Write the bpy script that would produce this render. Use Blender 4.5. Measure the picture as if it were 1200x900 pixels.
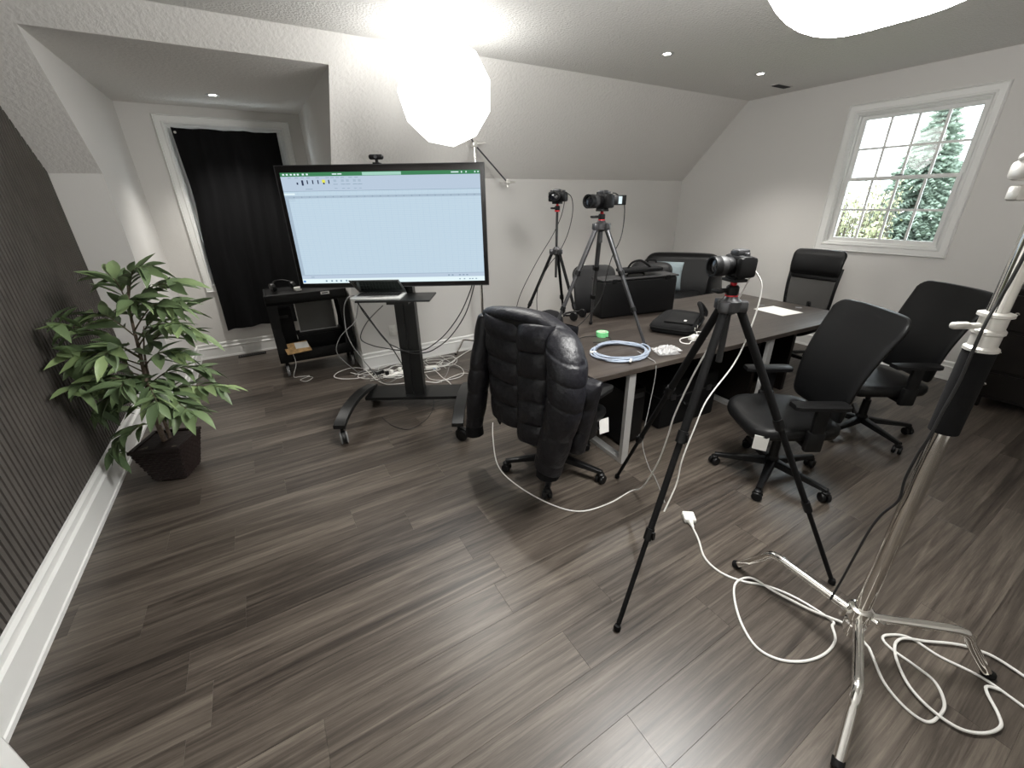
import bpy, bmesh, math, random
from mathutils import Vector, Matrix
random.seed(7)
R = math.radians
SC = bpy.context.scene
COL = SC.collection
for o in list(bpy.data.objects):
    bpy.data.objects.remove(o, do_unlink=True)

# ------------------------------------------------------------------ camera
cam_d = bpy.data.cameras.new('camera')
cam = bpy.data.objects.new('camera', cam_d)
COL.objects.link(cam)
PITCH, YAW, ROLL = 0.4148, 0.5365, -0.017
fw = Vector((math.sin(YAW)*math.cos(PITCH), math.cos(YAW)*math.cos(PITCH), -math.sin(PITCH)))
rt = Vector((math.cos(YAW), -math.sin(YAW), 0))
up = rt.cross(fw)
r2 = rt*math.cos(ROLL) + up*math.sin(ROLL)
u2 = -rt*math.sin(ROLL) + up*math.cos(ROLL)
mm = Matrix((r2, u2, -fw)).transposed().to_4x4()
mm.translation = Vector((0, 0, 1.7))
cam.matrix_world = mm
cam_d.sensor_fit = 'HORIZONTAL'
cam_d.sensor_width = 36.0
cam_d.lens = 486.82/1200*36.0
cam_d.shift_x = -5.07/1200
cam_d.shift_y = 0.48/1200
cam_d.clip_start = 0.05
SC.camera = cam

# ------------------------------------------------------------------ world, exposure
LANTERN_A = 2.9     # lantern softbox above the display
LANTERN_B = 18.5     # softbox on the near stand
DOWNLIGHT = 38.0     # watts per recessed downlight
SKY = 2.2
EXPO = 1.6
SCR = 0.5 ** EXPO     # screens keep their own brightness
w = bpy.data.worlds.new('overcast_sky')
SC.world = w
w.use_nodes = True
nt = w.node_tree
bg = nt.nodes['Background']
bg.inputs['Color'].default_value = (0.86, 0.93, 1.0, 1)
bg.inputs['Strength'].default_value = SKY
SC.view_settings.view_transform = 'Standard'
SC.view_settings.look = 'None'
SC.view_settings.gamma = 1.0
SC.view_settings.use_curve_mapping = False
SC.view_settings.exposure = EXPO

# ------------------------------------------------------------------ materials
MATS = {}
def mat(name, col, rough=0.5, metal=0.0, bump=None, vary=None, spec=0.5, sheen=0.0, coat=0.0):
    """bump=(scale,strength[,detail]); vary=(scale,amount) tone variation"""
    m = bpy.data.materials.new(name)
    m.use_nodes = True
    n = m.node_tree.nodes; l = m.node_tree.links
    b = n['Principled BSDF']
    b.inputs['Base Color'].default_value = (*col, 1)
    b.inputs['Roughness'].default_value = rough
    b.inputs['Metallic'].default_value = metal
    b.inputs['Specular IOR Level'].default_value = spec
    b.inputs['Sheen Weight'].default_value = sheen
    b.inputs['Coat Weight'].default_value = coat
    tc = None
    if bump or vary:
        tc = n.new('ShaderNodeTexCoord')
    if bump:
        t = n.new('ShaderNodeTexNoise')
        t.inputs['Scale'].default_value = bump[0]
        t.inputs['Detail'].default_value = bump[2] if len(bump) > 2 else 3
        l.new(tc.outputs['Object'], t.inputs['Vector'])
        bp = n.new('ShaderNodeBump')
        bp.inputs['Strength'].default_value = bump[1]
        bp.inputs['Distance'].default_value = bump[3] if len(bump) > 3 else 0.01
        l.new(t.outputs['Fac'], bp.inputs['Height'])
        l.new(bp.outputs['Normal'], b.inputs['Normal'])
    if vary:
        t = n.new('ShaderNodeTexNoise')
        t.inputs['Scale'].default_value = vary[0]
        t.inputs['Detail'].default_value = 4
        l.new(tc.outputs['Object'], t.inputs['Vector'])
        cr = n.new('ShaderNodeValToRGB')
        a = vary[1]
        cr.color_ramp.elements[0].position = 0.3
        cr.color_ramp.elements[1].position = 0.7
        cr.color_ramp.elements[0].color = (*[c*(1-a) for c in col], 1)
        cr.color_ramp.elements[1].color = (*[min(1, c*(1+a)) for c in col], 1)
        l.new(t.outputs['Fac'], cr.inputs['Fac'])
        l.new(cr.outputs['Color'], b.inputs['Base Color'])
    MATS[name] = m
    return m
def emis(name, col, st):
    m = bpy.data.materials.new(name)
    m.use_nodes = True
    n = m.node_tree.nodes; l = m.node_tree.links
    n.remove(n['Principled BSDF'])
    e = n.new('ShaderNodeEmission')
    e.inputs['Color'].default_value = (*col, 1)
    e.inputs['Strength'].default_value = st
    l.new(e.outputs[0], n['Material Output'].inputs['Surface'])
    MATS[name] = m
    return m

mat('paint', (0.665, 0.65, 0.625), 0.75, bump=(60, 0.06))
mat('stucco', (0.74, 0.72, 0.69), 0.8, bump=(40, 0.5, 4, 0.013))
mat('ceil_stipple', (0.78, 0.765, 0.735), 0.85, bump=(62, 0.75, 5, 0.013))
mat('trim', (0.80, 0.80, 0.78), 0.32)
mat('slat', (0.080, 0.070, 0.062), 0.85, bump=(300, 0.2), vary=(6, 0.15))
mat('felt', (0.012, 0.011, 0.010), 0.95)
mat('subfloor', (0.02, 0.017, 0.015), 0.9)
mat('black_plastic', (0.0050, 0.0050, 0.0054), 0.42, spec=0.28)
mat('black_matte', (0.0042, 0.0042, 0.0045), 0.7, spec=0.22)
mat('dark_grey', (0.026, 0.026, 0.027), 0.5, spec=0.35)
mat('grey_plastic', (0.20, 0.20, 0.20), 0.45)
mat('leather', (0.0055, 0.0056, 0.0060), 0.40, bump=(350, 0.12), spec=0.28)
mat('leather_grey', (0.014, 0.014, 0.015), 0.5, bump=(200, 0.15), spec=0.28)
mat('fabric_black', (0.007, 0.007, 0.0075), 0.95, bump=(400, 0.3), spec=0.25)
mat('curtain', (0.003, 0.003, 0.0035), 0.9, bump=(200, 0.2), spec=0.2)
mat('puffer', (0.008, 0.008, 0.011), 0.42, bump=(26, 0.35, 5, 0.02), spec=0.38)
mat('knit', (0.008, 0.008, 0.009), 0.9, bump=(90, 0.6), spec=0.2)
mat('chrome', (0.86, 0.84, 0.80), 0.09, metal=1.0)
mat('white_metal', (0.75, 0.73, 0.69), 0.28, metal=0.6)
mat('silver', (0.62, 0.62, 0.61), 0.38, metal=0.55)
mat('alu', (0.62, 0.63, 0.62), 0.35, metal=0.25)
mat('gunmetal', (0.10, 0.10, 0.105), 0.35, metal=0.8)
mat('tv_frame', (0.010, 0.009, 0.009), 0.3, spec=0.35)
mat('stand_black', (0.0065, 0.0068, 0.0068), 0.36, spec=0.35)
mat('white_plastic', (0.78, 0.77, 0.73), 0.4)
mat('cable_white', (0.72, 0.71, 0.68), 0.45)
mat('cable_grey', (0.26, 0.26, 0.255), 0.5)
mat('cable_black', (0.018, 0.018, 0.018), 0.5)
mat('cable_blue', (0.30, 0.35, 0.43), 0.42)
mat('red', (0.55, 0.02, 0.03), 0.4)
mat('lens_glass', (0.01, 0.01, 0.014), 0.05, coat=1.0)
mat('green_tape', (0.20, 0.66, 0.28), 0.5)
mat('tape_core', (0.70, 0.80, 0.62), 0.7)
mat('paper', (0.80, 0.79, 0.76), 0.8)
mat('envelope', (0.48, 0.30, 0.13), 0.7, vary=(40, 0.3))
mat('dark_wood', (0.006, 0.0046, 0.0038), 0.4, vary=(12, 0.3), spec=0.2)
mat('cart_plastic', (0.0065, 0.0065, 0.0066), 0.5, bump=(260, 0.25), spec=0.28)
mat('board_grey', (0.11, 0.11, 0.105), 0.25)
mat('basket', (0.014, 0.008, 0.007), 0.6, bump=(30, 0.4), spec=0.3)
mat('soil', (0.11, 0.095, 0.07), 0.95, bump=(90, 1.0, 6, 0.03), vary=(60, 0.6))
mat('bark', (0.20, 0.15, 0.115), 0.85, bump=(70, 0.6), vary=(25, 0.45))
mat('twig', (0.12, 0.10, 0.06), 0.8)
mat('pillow_blue', (0.30, 0.37, 0.40), 0.8)
mat('spruce', (0.20, 0.25, 0.20), 0.9, vary=(5, 0.4))
mat('pine_green', (0.24, 0.31, 0.18), 0.9, vary=(4, 0.4))
mat('straw', (0.36, 0.37, 0.22), 0.9, vary=(5, 0.4))
mat('lawn', (0.12, 0.18, 0.06), 0.95, vary=(1, 0.3))
mat('bark_out', (0.10, 0.08, 0.06), 0.9)
mat('laptop_dark', (0.05, 0.055, 0.055), 0.3)
mat('laptop_screen', (0.035, 0.045, 0.042), 0.08)
mat('screen_off', (0.008, 0.008, 0.009), 0.1)
emis('lantern_a', (1.0, 0.995, 0.97), LANTERN_A)
emis('lantern_b', (1.0, 0.992, 0.965), LANTERN_B)
emis('shell_fill_glow', (1.0, 0.992, 0.965), LANTERN_B*0.55)  # glow added to the softbox's back fabric to brighten ceiling and walls
emis('downlight', (1.0, 0.97, 0.9), 14.0)

def m_leaf():
    m = mat('leaf', (0.09, 0.16, 0.045), 0.42)
    n = m.node_tree.nodes; l = m.node_tree.links
    b = n['Principled BSDF']
    oi = n.new('ShaderNodeObjectInfo')
    cr = n.new('ShaderNodeValToRGB')
    e = cr.color_ramp.elements
    e[0].color = (0.085, 0.130, 0.062, 1); e[1].color = (0.29, 0.39, 0.17, 1)
    x = e.new(0.6); x.color = (0.165, 0.235, 0.11, 1)
    l.new(oi.outputs['Random'], cr.inputs['Fac'])
    l.new(cr.outputs['Color'], b.inputs['Base Color'])
    b.inputs['Subsurface Weight'].default_value = 0.0
m_leaf()

def m_wood(name, ramp, scale_y, rough, per_object=True, bump=0.15, xs=1.2):
    m = mat(name, (0.1, 0.09, 0.08), rough)
    n = m.node_tree.nodes; l = m.node_tree.links
    b = n['Principled BSDF']
    tc = n.new('ShaderNodeTexCoord')
    vec = tc.outputs['Object']
    oi = n.new('ShaderNodeObjectInfo')
    if per_object:
        mu = n.new('ShaderNodeMath'); mu.operation = 'MULTIPLY'; mu.inputs[1].default_value = 57.0
        l.new(oi.outputs['Random'], mu.inputs[0])
        ad = n.new('ShaderNodeVectorMath'); ad.operation = 'ADD'
        l.new(vec, ad.inputs[0]); l.new(mu.outputs[0], ad.inputs[1])
        vec = ad.outputs[0]
    mp = n.new('ShaderNodeMapping')
    mp.inputs['Scale'].default_value = (xs, scale_y, 1)
    l.new(vec, mp.inputs['Vector'])
    t1 = n.new('ShaderNodeTexNoise'); t1.inputs['Scale'].default_value = 1.0
    t1.inputs['Detail'].default_value = 6; t1.inputs['Roughness'].default_value = 0.62
    t1.inputs['Distortion'].default_value = 1.3
    l.new(mp.outputs[0], t1.inputs['Vector'])
    t2 = n.new('ShaderNodeTexNoise'); t2.inputs['Scale'].default_value = 7.0
    t2.inputs['Detail'].default_value = 8
    t2.inputs['Roughness'].default_value = 0.7
    t2.inputs['Distortion'].default_value = 0.8
    l.new(mp.outputs[0], t2.inputs['Vector'])
    mx = n.new('ShaderNodeMath'); mx.operation = 'MULTIPLY_ADD'
    mx.inputs[1].default_value = 0.55
    l.new(t2.outputs['Fac'], mx.inputs[0]); l.new(t1.outputs['Fac'], mx.inputs[2])
    su = n.new('ShaderNodeMath'); su.operation = 'SUBTRACT'; su.inputs[1].default_value = 0.275
    l.new(mx.outputs[0], su.inputs[0])
    f = su.outputs[0]
    if per_object:
        # per-plank tone shift
        m2 = n.new('ShaderNodeMath'); m2.operation = 'MULTIPLY'; m2.inputs[1].default_value = 7.31
        l.new(oi.outputs['Random'], m2.inputs[0])
        fr = n.new('ShaderNodeMath'); fr.operation = 'FRACT'
        l.new(m2.outputs[0], fr.inputs[0])
        m3 = n.new('ShaderNodeMath'); m3.operation = 'MULTIPLY_ADD'; m3.inputs[1].default_value = 0.17; m3.inputs[2].default_value = -0.085
        l.new(fr.outputs[0], m3.inputs[0])
        a2 = n.new('ShaderNodeMath'); a2.operation = 'ADD'
        l.new(f, a2.inputs[0]); l.new(m3.outputs[0], a2.inputs[1])
        f = a2.outputs[0]
    cr = n.new('ShaderNodeValToRGB')
    el = cr.color_ramp.elements
    el[0].position = ramp[0][0]; el[0].color = (*ramp[0][1], 1)
    el[1].position = ramp[-1][0]; el[1].color = (*ramp[-1][1], 1)
    for p, c in ramp[1:-1]:
        x = el.new(p); x.color = (*c, 1)
    l.new(f, cr.inputs['Fac'])
    l.new(cr.outputs['Color'], b.inputs['Base Color'])
    bp = n.new('ShaderNodeBump'); bp.inputs['Strength'].default_value = bump; bp.inputs['Distance'].default_value = 0.003
    l.new(f, bp.inputs['Height']); l.new(bp.outputs['Normal'], b.inputs['Normal'])
    return m
m_wood('plank', [(0.26, (0.020, 0.0155, 0.0125)), (0.38, (0.042, 0.0335, 0.027)), (0.50, (0.069, 0.056, 0.0455)), (0.62, (0.104, 0.086, 0.070)), (0.78, (0.158, 0.134, 0.110))], 19, 0.36, xs=0.75)
m_wood('table_wood', [(0.3, (0.022, 0.017, 0.0145)), (0.5, (0.045, 0.036, 0.030)), (0.7, (0.074, 0.061, 0.051))], 22, 0.40, per_object=False)

def m_glass():
    m = bpy.data.materials.new('window_glass'); m.use_nodes = True
    n = m.node_tree.nodes; l = m.node_tree.links
    n.remove(n['Principled BSDF'])
    t = n.new('ShaderNodeBsdfTransparent'); t.inputs['Color'].default_value = (0.96, 0.98, 0.97, 1)
    g = n.new('ShaderNodeBsdfGlossy'); g.inputs['Roughness'].default_value = 0.02
    x = n.new('ShaderNodeMixShader')
    f = n.new('ShaderNodeFresnel'); f.inputs['IOR'].default_value = 1.45
    l.new(f.outputs[0], x.inputs[0]); l.new(t.outputs[0], x.inputs[1]); l.new(g.outputs[0], x.inputs[2])
    l.new(x.outputs[0], n['Material Output'].inputs['Surface'])
    MATS['window_glass'] = m
m_glass()
def m_mix(name, col, rough, trans):
    m = bpy.data.materials.new(name); m.use_nodes = True
    n = m.node_tree.nodes; l = m.node_tree.links
    b = n['Principled BSDF']
    b.inputs['Base Color'].default_value = (*col, 1); b.inputs['Roughness'].default_value = rough
    t = n.new('ShaderNodeBsdfTransparent')
    x = n.new('ShaderNodeMixShader'); x.inputs[0].default_value = trans
    l.new(b.outputs[0], x.inputs[1]); l.new(t.outputs[0], x.inputs[2])
    l.new(x.outputs[0], n['Material Output'].inputs['Surface'])
    MATS[name] = m
    return m
m_mix('mesh_net', (0.006, 0.006, 0.0065), 0.7, 0.42)
m_mix('clear_bag', (0.75, 0.75, 0.75), 0.12, 0.55)

def m_screen():
    """spreadsheet: pale blue sheet with faint grid lines, flat print on an emitting panel"""
    m = bpy.data.materials.new('sheet'); m.use_nodes = True
    n = m.node_tree.nodes; l = m.node_tree.links
    n.remove(n['Principled BSDF'])
    tc = n.new('ShaderNodeTexCoord')
    br = n.new('ShaderNodeTexBrick')
    br.offset = 0.0; br.squash = 1.0
    br.inputs['Color1'].default_value = (0.485, 0.610, 0.705, 1)
    br.inputs['Color2'].default_value = (0.485, 0.610, 0.705, 1)
    br.inputs['Mortar'].default_value = (0.40, 0.53, 0.66, 1)
    br.inputs['Scale'].default_value = 1.0
    br.inputs['Brick Width'].default_value = 0.047
    br.inputs['Row Height'].default_value = 0.0145
    br.inputs['Mortar Size'].default_value = 0.0007
    mp = n.new('ShaderNodeMapping')
    mp.inputs['Rotation'].default_value = (R(-90), 0, 0)
    l.new(tc.outputs['Object'], mp.inputs['Vector'])
    l.new(mp.outputs[0], br.inputs['Vector'])
    e = n.new('ShaderNodeEmission'); e.inputs['Strength'].default_value = 1.12*SCR
    l.new(br.outputs['Color'], e.inputs['Color'])
    l.new(e.outputs[0], n['Material Output'].inputs['Surface'])
    MATS['sheet'] = m
m_screen()
emis('ui_green', (0.055, 0.22, 0.10), 1.05*SCR)
emis('ui_search', (0.36, 0.62, 0.52), 1.05*SCR)
emis('ui_ribbon', (0.47, 0.57, 0.69), 1.05*SCR)
emis('ui_bar', (0.38, 0.48, 0.58), 1.05*SCR)
emis('ui_line', (0.22, 0.31, 0.39), 1.05*SCR)
emis('ui_white', (0.75, 0.88, 0.92), 1.05*SCR)
emis('ui_ink', (0.03, 0.04, 0.08), 1.05*SCR)
emis('ui_yellow', (0.75, 0.75, 0.10), 1.05*SCR)
emis('ui_blue', (0.05, 0.22, 0.60), 1.05*SCR)

# ------------------------------------------------------------------ mesh builder
class MB:
    def __init__(s, M=None):
        s.v = []; s.f = []; s.mi = []; s.M = M or Matrix.Identity(4); s.cur = 0
    def add(s, vs, fs):
        b = len(s.v)
        s.v += [tuple(s.M @ Vector(p)) for p in vs]
        s.f += [tuple(b+i for i in f) for f in fs]
        s.mi += [s.cur]*len(fs)
        return s
    def box(s, c, d, rz=0, rx=0, ry=0):
        m = Matrix.Translation(c) @ Matrix.Rotation(rz, 4, 'Z') @ Matrix.Rotation(ry, 4, 'Y') @ Matrix.Rotation(rx, 4, 'X')
        x, y, z = d[0]/2, d[1]/2, d[2]/2
        vs = [m @ Vector(p) for p in ((-x,-y,-z),(x,-y,-z),(x,y,-z),(-x,y,-z),(-x,-y,z),(x,-y,z),(x,y,z),(-x,y,z))]
        return s.add(vs, ((3,2,1,0),(4,5,6,7),(0,1,5,4),(1,2,6,5),(2,3,7,6),(3,0,4,7)))
    def bb(s, x0, x1, y0, y1, z0, z1):
        return s.box(((x0+x1)/2, (y0+y1)/2, (z0+z1)/2), (x1-x0, y1-y0, z1-z0))
    def rbox(s, c, d, b=0.01, seg=2, rz=0, rx=0, ry=0):
        bm = bmesh.new()
        bmesh.ops.create_cube(bm, size=1.0)
        for v in bm.verts:
            v.co = Vector((v.co.x*d[0], v.co.y*d[1], v.co.z*d[2]))
        bmesh.ops.bevel(bm, geom=list(bm.edges), offset=min(b, min(d)*0.49), segments=seg, profile=0.5, affect='EDGES')
        m = Matrix.Translation(c) @ Matrix.Rotation(rz, 4, 'Z') @ Matrix.Rotation(ry, 4, 'Y') @ Matrix.Rotation(rx, 4, 'X')
        bm.verts.index_update()
        vs = [m @ v.co for v in bm.verts]
        fs = [tuple(v.index for v in f.verts) for f in bm.faces]
        bm.free()
        return s.add(vs, fs)
    def cyl(s, p0, p1, r0, r1=None, n=12):
        r1 = r0 if r1 is None else r1
        return s.tube([p0, p1], [r0, r1], n)
    def tube(s, pts, r, n=8, cap=True):
        P = [Vector(p) for p in pts]
        k = len(P)
        rs = r if isinstance(r, (list, tuple)) else [r]*k
        T = []
        for i in range(k):
            a = P[max(0, i-1)]; b = P[min(k-1, i+1)]
            t = (b-a)
            T.append(t.normalized() if t.length > 1e-9 else Vector((0, 0, 1)))
        u = T[0].orthogonal().normalized()
        vs = []
        for i in range(k):
            u = (u - T[i]*u.dot(T[i]))
            u = u.normalized() if u.length > 1e-6 else T[i].orthogonal().normalized()
            w_ = T[i].cross(u)
            for j in range(n):
                a = 2*math.pi*j/n
                vs.append(P[i] + (u*math.cos(a)+w_*math.sin(a))*rs[i])
        fs = []
        for i in range(k-1):
            for j in range(n):
                j2 = (j+1) % n
                fs.append((i*n+j, i*n+j2, (i+1)*n+j2, (i+1)*n+j))
        if cap:
            fs.append(tuple(range(n-1, -1, -1)))
            fs.append(tuple((k-1)*n+j for j in range(n)))
        return s.add(vs, fs)
    def loft(s, rings, cap=True, closed=False):
        n = len(rings[0]); k = len(rings)
        vs = [p for r in rings for p in r]
        fs = []
        for i in range(k if closed else k-1):
            i2 = (i+1) % k
            for j in range(n):
                j2 = (j+1) % n
                fs.append((i*n+j, i*n+j2, i2*n+j2, i2*n+j))
        if cap and not closed:
            fs.append(tuple(range(n-1, -1, -1)))
            fs.append(tuple((k-1)*n+j for j in range(n)))
        return s.add(vs, fs)
    def lathe(s, prof, n=20, c=(0, 0, 0), A=None, cap=True):
        A = A or Matrix.Identity(4)
        m = Matrix.Translation(c) @ A
        rings = [[m @ Vector((r*math.cos(2*math.pi*j/n), r*math.sin(2*math.pi*j/n), z)) for j in range(n)] for r, z in prof]
        return s.loft(rings, cap=cap)
    def prism(s, poly, z0, z1, A=None):
        A = A or Matrix.Identity(4)
        n = len(poly)
        vs = [A @ Vector((p[0], p[1], z0)) for p in poly] + [A @ Vector((p[0], p[1], z1)) for p in poly]
        fs = [tuple(range(n-1, -1, -1)), tuple(range(n, 2*n))]
        for j in range(n):
            j2 = (j+1) % n
            fs.append((j, j2, n+j2, n+j))
        return s.add(vs, fs)
    def grid(s, fn, nu, nv):
        vs = [fn(i/nu, j/nv) for i in range(nu+1) for j in range(nv+1)]
        fs = [(i*(nv+1)+j, (i+1)*(nv+1)+j, (i+1)*(nv+1)+j+1, i*(nv+1)+j+1) for i in range(nu) for j in range(nv)]
        return s.add(vs, fs)
    def quad(s, a, b, c, d):
        return s.add([a, b, c, d], [(0, 1, 2, 3)])
    def mesh(s, name, mats, smooth=35):
        me = bpy.data.meshes.new(name)
        me.from_pydata(s.v, [], s.f)
        for mname in (mats if isinstance(mats, (list, tuple)) else [mats]):
            me.materials.append(MATS[mname])
        if s.cur or any(s.mi):
            me.polygons.foreach_set('material_index', s.mi)
        bm = bmesh.new(); bm.from_mesh(me)
        bmesh.ops.recalc_face_normals(bm, faces=list(bm.faces))
        bm.to_mesh(me); bm.free()
        if smooth:
            me.shade_smooth()
            me.set_sharp_from_angle(angle=R(smooth))
        me.update()
        return me
    def obj(s, name, mats, parent=None, smooth=35, loc=None, rz=0):
        o = bpy.data.objects.new(name, s.mesh(name, mats, smooth))
        COL.objects.link(o)
        if parent is not None:
            o.parent = parent
        if loc is not None:
            o.location = loc
        o.rotation_euler = (0, 0, rz)
        return o

def tag(o, label=None, cat=None, group=None, kind=None):
    if label: o['label'] = label
    if cat: o['category'] = cat
    if group: o['group'] = group
    if kind: o['kind'] = kind
    return o
def root(name, label, cat, loc=(0, 0, 0), rz=0, group=None):
    o = bpy.data.objects.new(name, None)
    o.empty_display_size = 0.1
    COL.objects.link(o)
    o.location = loc; o.rotation_euler = (0, 0, rz)
    return tag(o, label, cat, group)
def struct(o, label=None):
    o['kind'] = 'structure'
    if label: o['label'] = label
    return o
def inst(me, name, parent, loc, rot=(0, 0, 0), sc=(1, 1, 1)):
    o = bpy.data.objects.new(name, me)
    COL.objects.link(o); o.parent = parent
    o.location = loc; o.rotation_euler = rot; o.scale = sc
    return o
def copy_tree(o, parent=None):
    c = o.copy(); COL.objects.link(c); c.parent = parent
    for ch in list(o.children):
        copy_tree(ch, c)
    return c
def spline(pts, k=6):
    P = [Vector(p) for p in pts]
    if len(P) < 3: return P
    out = []
    for i in range(len(P)-1):
        p0 = P[max(0, i-1)]; p1 = P[i]; p2 = P[i+1]; p3 = P[min(len(P)-1, i+2)]
        for j in range(k):
            t = j/k
            out.append(0.5*((2*p1) + (p2-p0)*t + (2*p0-5*p1+4*p2-p3)*t*t + (3*p1-p0-3*p2+p3)*t**3))
    out.append(P[-1])
    return out
def sellipse(a, b, n=20, e=4.0):
    out = []
    for j in range(n):
        t = 2*math.pi*j/n
        c, s_ = math.cos(t), math.sin(t)
        out.append((a*math.copysign(abs(c)**(2/e), c), b*math.copysign(abs(s_)**(2/e), s_)))
    return out

# ------------------------------------------------------------------ room numbers (metres)
XL, XR = -1.145, 5.643          # faces of the left and right walls
YB, YR = 4.590, 6.022           # knee wall, dormer back wall
ZK, ZC, YC = 1.938, 2.794, 3.742   # knee height, ceiling, where slope meets ceiling
XA, XB, ZR = -0.849, 0.764, 2.640  # dormer sides and ceiling
YN = -2.2                       # wall behind the camera
def slope_y(z): return YB-(z-ZK)/(ZC-ZK)*(YB-YC)
YRR = slope_y(ZR)

# ---- floor: sub-floor slab with laid vinyl planks
b = MB(); b.bb(XL, XR, YN, YB, -0.1, -0.008); b.bb(XA, XB, YB, YR, -0.1, -0.008)
floor = struct(b.obj('floor', 'subfloor', smooth=0))
PW, PL = 0.1868, 1.22
plank_cache = {}
def plank_mesh(Lx, Wy):
    key = (round(Lx, 3), round(Wy, 3))
    if key not in plank_cache:
        e, c, t = 0.00015, 0.0006, 0.008
        x, y = Lx/2-e, Wy/2-e
        vs = [(-x,-y,-t),(x,-y,-t),(x,y,-t),(-x,y,-t),(-x,-y,-c),(x,-y,-c),(x,y,-c),(-x,y,-c),
              (-x+c,-y+c,0),(x-c,-y+c,0),(x-c,y-c,0),(-x+c,y-c,0)]
        fs = [(8,9,10,11)]
        for i in range(4):
            j = (i+1) % 4
            fs += [(i, j, 4+j, 4+i), (4+i, 4+j, 8+j, 8+i)]
        m = MB(); m.add(vs, fs)
        plank_cache[key] = m.mesh('plank', 'plank', smooth=0)
    return plank_cache[key]
JOINT = {0: -0.51, 3: -0.795, 2: -0.40, 7: -0.170, 1: 0.62, 4: 0.15, 5: -0.45, 6: 0.45}   # row -> seen joint x
row0 = 1.3195
rng = random.Random(3)
nr = int((row0-YN)/PW)+1
for r in range(-nr, 27):
    y0 = row0+r*PW; y1 = y0+PW
    y0c = max(y0, YN); 
    segs = [(XL+0.012, XR-0.006, y0c, min(y1, YB))] if y0 < YB-0.01 else []
    if y1 > YB+0.01 and y0 < YR:
        segs.append((XA+0.006, XB-0.006, max(y0, YB), min(y1, YR)))
    jx = JOINT.get(r, rng.uniform(0, PL))
    for (xa, xb, ya, yb) in segs:
        if yb-ya < 0.012: continue
        x = jx-math.ceil((jx-xa)/PL)*PL
        while x < xb:
            p, q = max(x, xa), min(x+PL, xb)
            x += PL
            if q-p < 0.02: continue
            inst(plank_mesh(q-p, yb-ya), 'plank', floor, ((p+q)/2, (ya+yb)/2, 0))

# ---- left wall: dark slatted cladding
b = MB()
prof = [(1.45, 0), (YB, 0), (YB, ZK), (YC, ZC), (1.45, ZC)]
AX = Matrix(((0, 0, 1, 0), (1, 0, 0, 0), (0, 1, 0, 0), (0, 0, 0, 1)))   # (y,z,x) -> world
b.prism(prof, XL-0.12, XL-0.016, AX)
wl = struct(b.obj('wall_left', 'felt', smooth=0))
sp = 0.042
y = 1.52
while y < YB-0.02:
    yc = y+sp/2; hw = 0.0138
    zt = min(ZC, ZK+(YB-(yc+hw))/(YB-YC)*(ZC-ZK))-0.004
    zt2 = min(ZC, ZK+(YB-(yc-hw))/(YB-YC)*(ZC-ZK))-0.004
    m = MB()
    m.prism([(yc-hw, 0.2), (yc+hw, 0.2), (yc+hw, zt), (yc-hw, zt2)], XL-0.016, XL, AX)
    m.obj('slat', 'slat', wl, smooth=0)
    y += sp

# ---- knee wall, slope, dormer
b = MB()
b.bb(XL-0.12, XA, YB, YB+0.0125, 0, ZK)
b.bb(XB, XR+0.12, YB, YB+0.0125, 0, ZK)
struct(b.obj('wall_back', 'paint', smooth=0))
b = MB()
def slope_piece(x0, x1, z0, z1):
    y0, y1 = slope_y(z0), slope_y(z1); t = 0.012
    b.add([(x0, y0, z0), (x1, y0, z0), (x1, y1, z1), (x0, y1, z1), (x0, y0+t, z0+t*0), (x1, y0+t, z0), (x1, y1+t, z1), (x0, y1+t, z1)],
          [(0, 1, 2, 3), (7, 6, 5, 4), (0, 4, 5, 1), (1, 5, 6, 2), (2, 6, 7, 3), (3, 7, 4, 0)])
slope_piece(XL-0.12, XA, ZK, ZC)
slope_piece(XB, XR+0.12, ZK, ZC)
slope_piece(XA, XB, ZR, ZC)
struct(b.obj('ceiling_slope', 'stucco', smooth=0))
b = MB()
def cheek(x0, x1):
    b.prism([(YB+0.0125, 0), (YR+0.1, 0), (YR+0.1, ZR), (YRR+0.0125, ZR), (YB+0.0125, ZK)], x0, x1, AX)
cheek(XA-0.1, XA); struct(b.obj('wall_dormer_left', 'paint', smooth=0))
b = MB(); cheek(XB, XB+0.1); struct(b.obj('wall_dormer_right', 'paint', smooth=0))
b = MB()
b.bb(XA-0.1, XB+0.1, YRR+0.0125, YR+0.1, ZR, ZR+0.1)
struct(b.obj('ceiling_dormer', 'stucco', smooth=0))
# dormer back wall with window opening
W2 = (-0.50, 0.55, 0.875, 2.47)
b = MB()
b.bb(XA, W2[0], YR, YR+0.14, 0, ZR); b.bb(W2[1], XB, YR, YR+0.14, 0, ZR)
b.bb(W2[0], W2[1], YR, YR+0.14, 0, W2[2]); b.bb(W2[0], W2[1], YR, YR+0.14, W2[3], ZR)
struct(b.obj('wall_dormer_back', 'paint', smooth=0))
# right wall with window opening
W1 = (1.505, 2.487, 1.225, 2.465)
b = MB(); t = 0.16
b.bb(XR, XR+t, YN, W1[0], 0, ZC)
b.bb(XR, XR+t, W1[0], W1[1], 0, W1[2]); b.bb(XR, XR+t, W1[0], W1[1], W1[3], ZC)
b.prism([(W1[1], 0), (YB+0.12, 0), (YB+0.12, ZK-0.12), (YB+0.0, ZK), (YC, ZC), (W1[1], ZC)], XR, XR+t, AX)
struct(b.obj('wall_right', 'paint', smooth=0))
b = MB(); b.bb(XL-0.12, XR+0.16, YN-0.12, YC+0.12, ZC, ZC+0.1)
struct(b.obj('ceiling', 'ceil_stipple', smooth=0))
b = MB(); b.bb(-0.85, XR+0.16, YN-0.12, YN, 0, ZC)
struct(b.obj('wall_front', 'paint', smooth=0))
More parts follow.
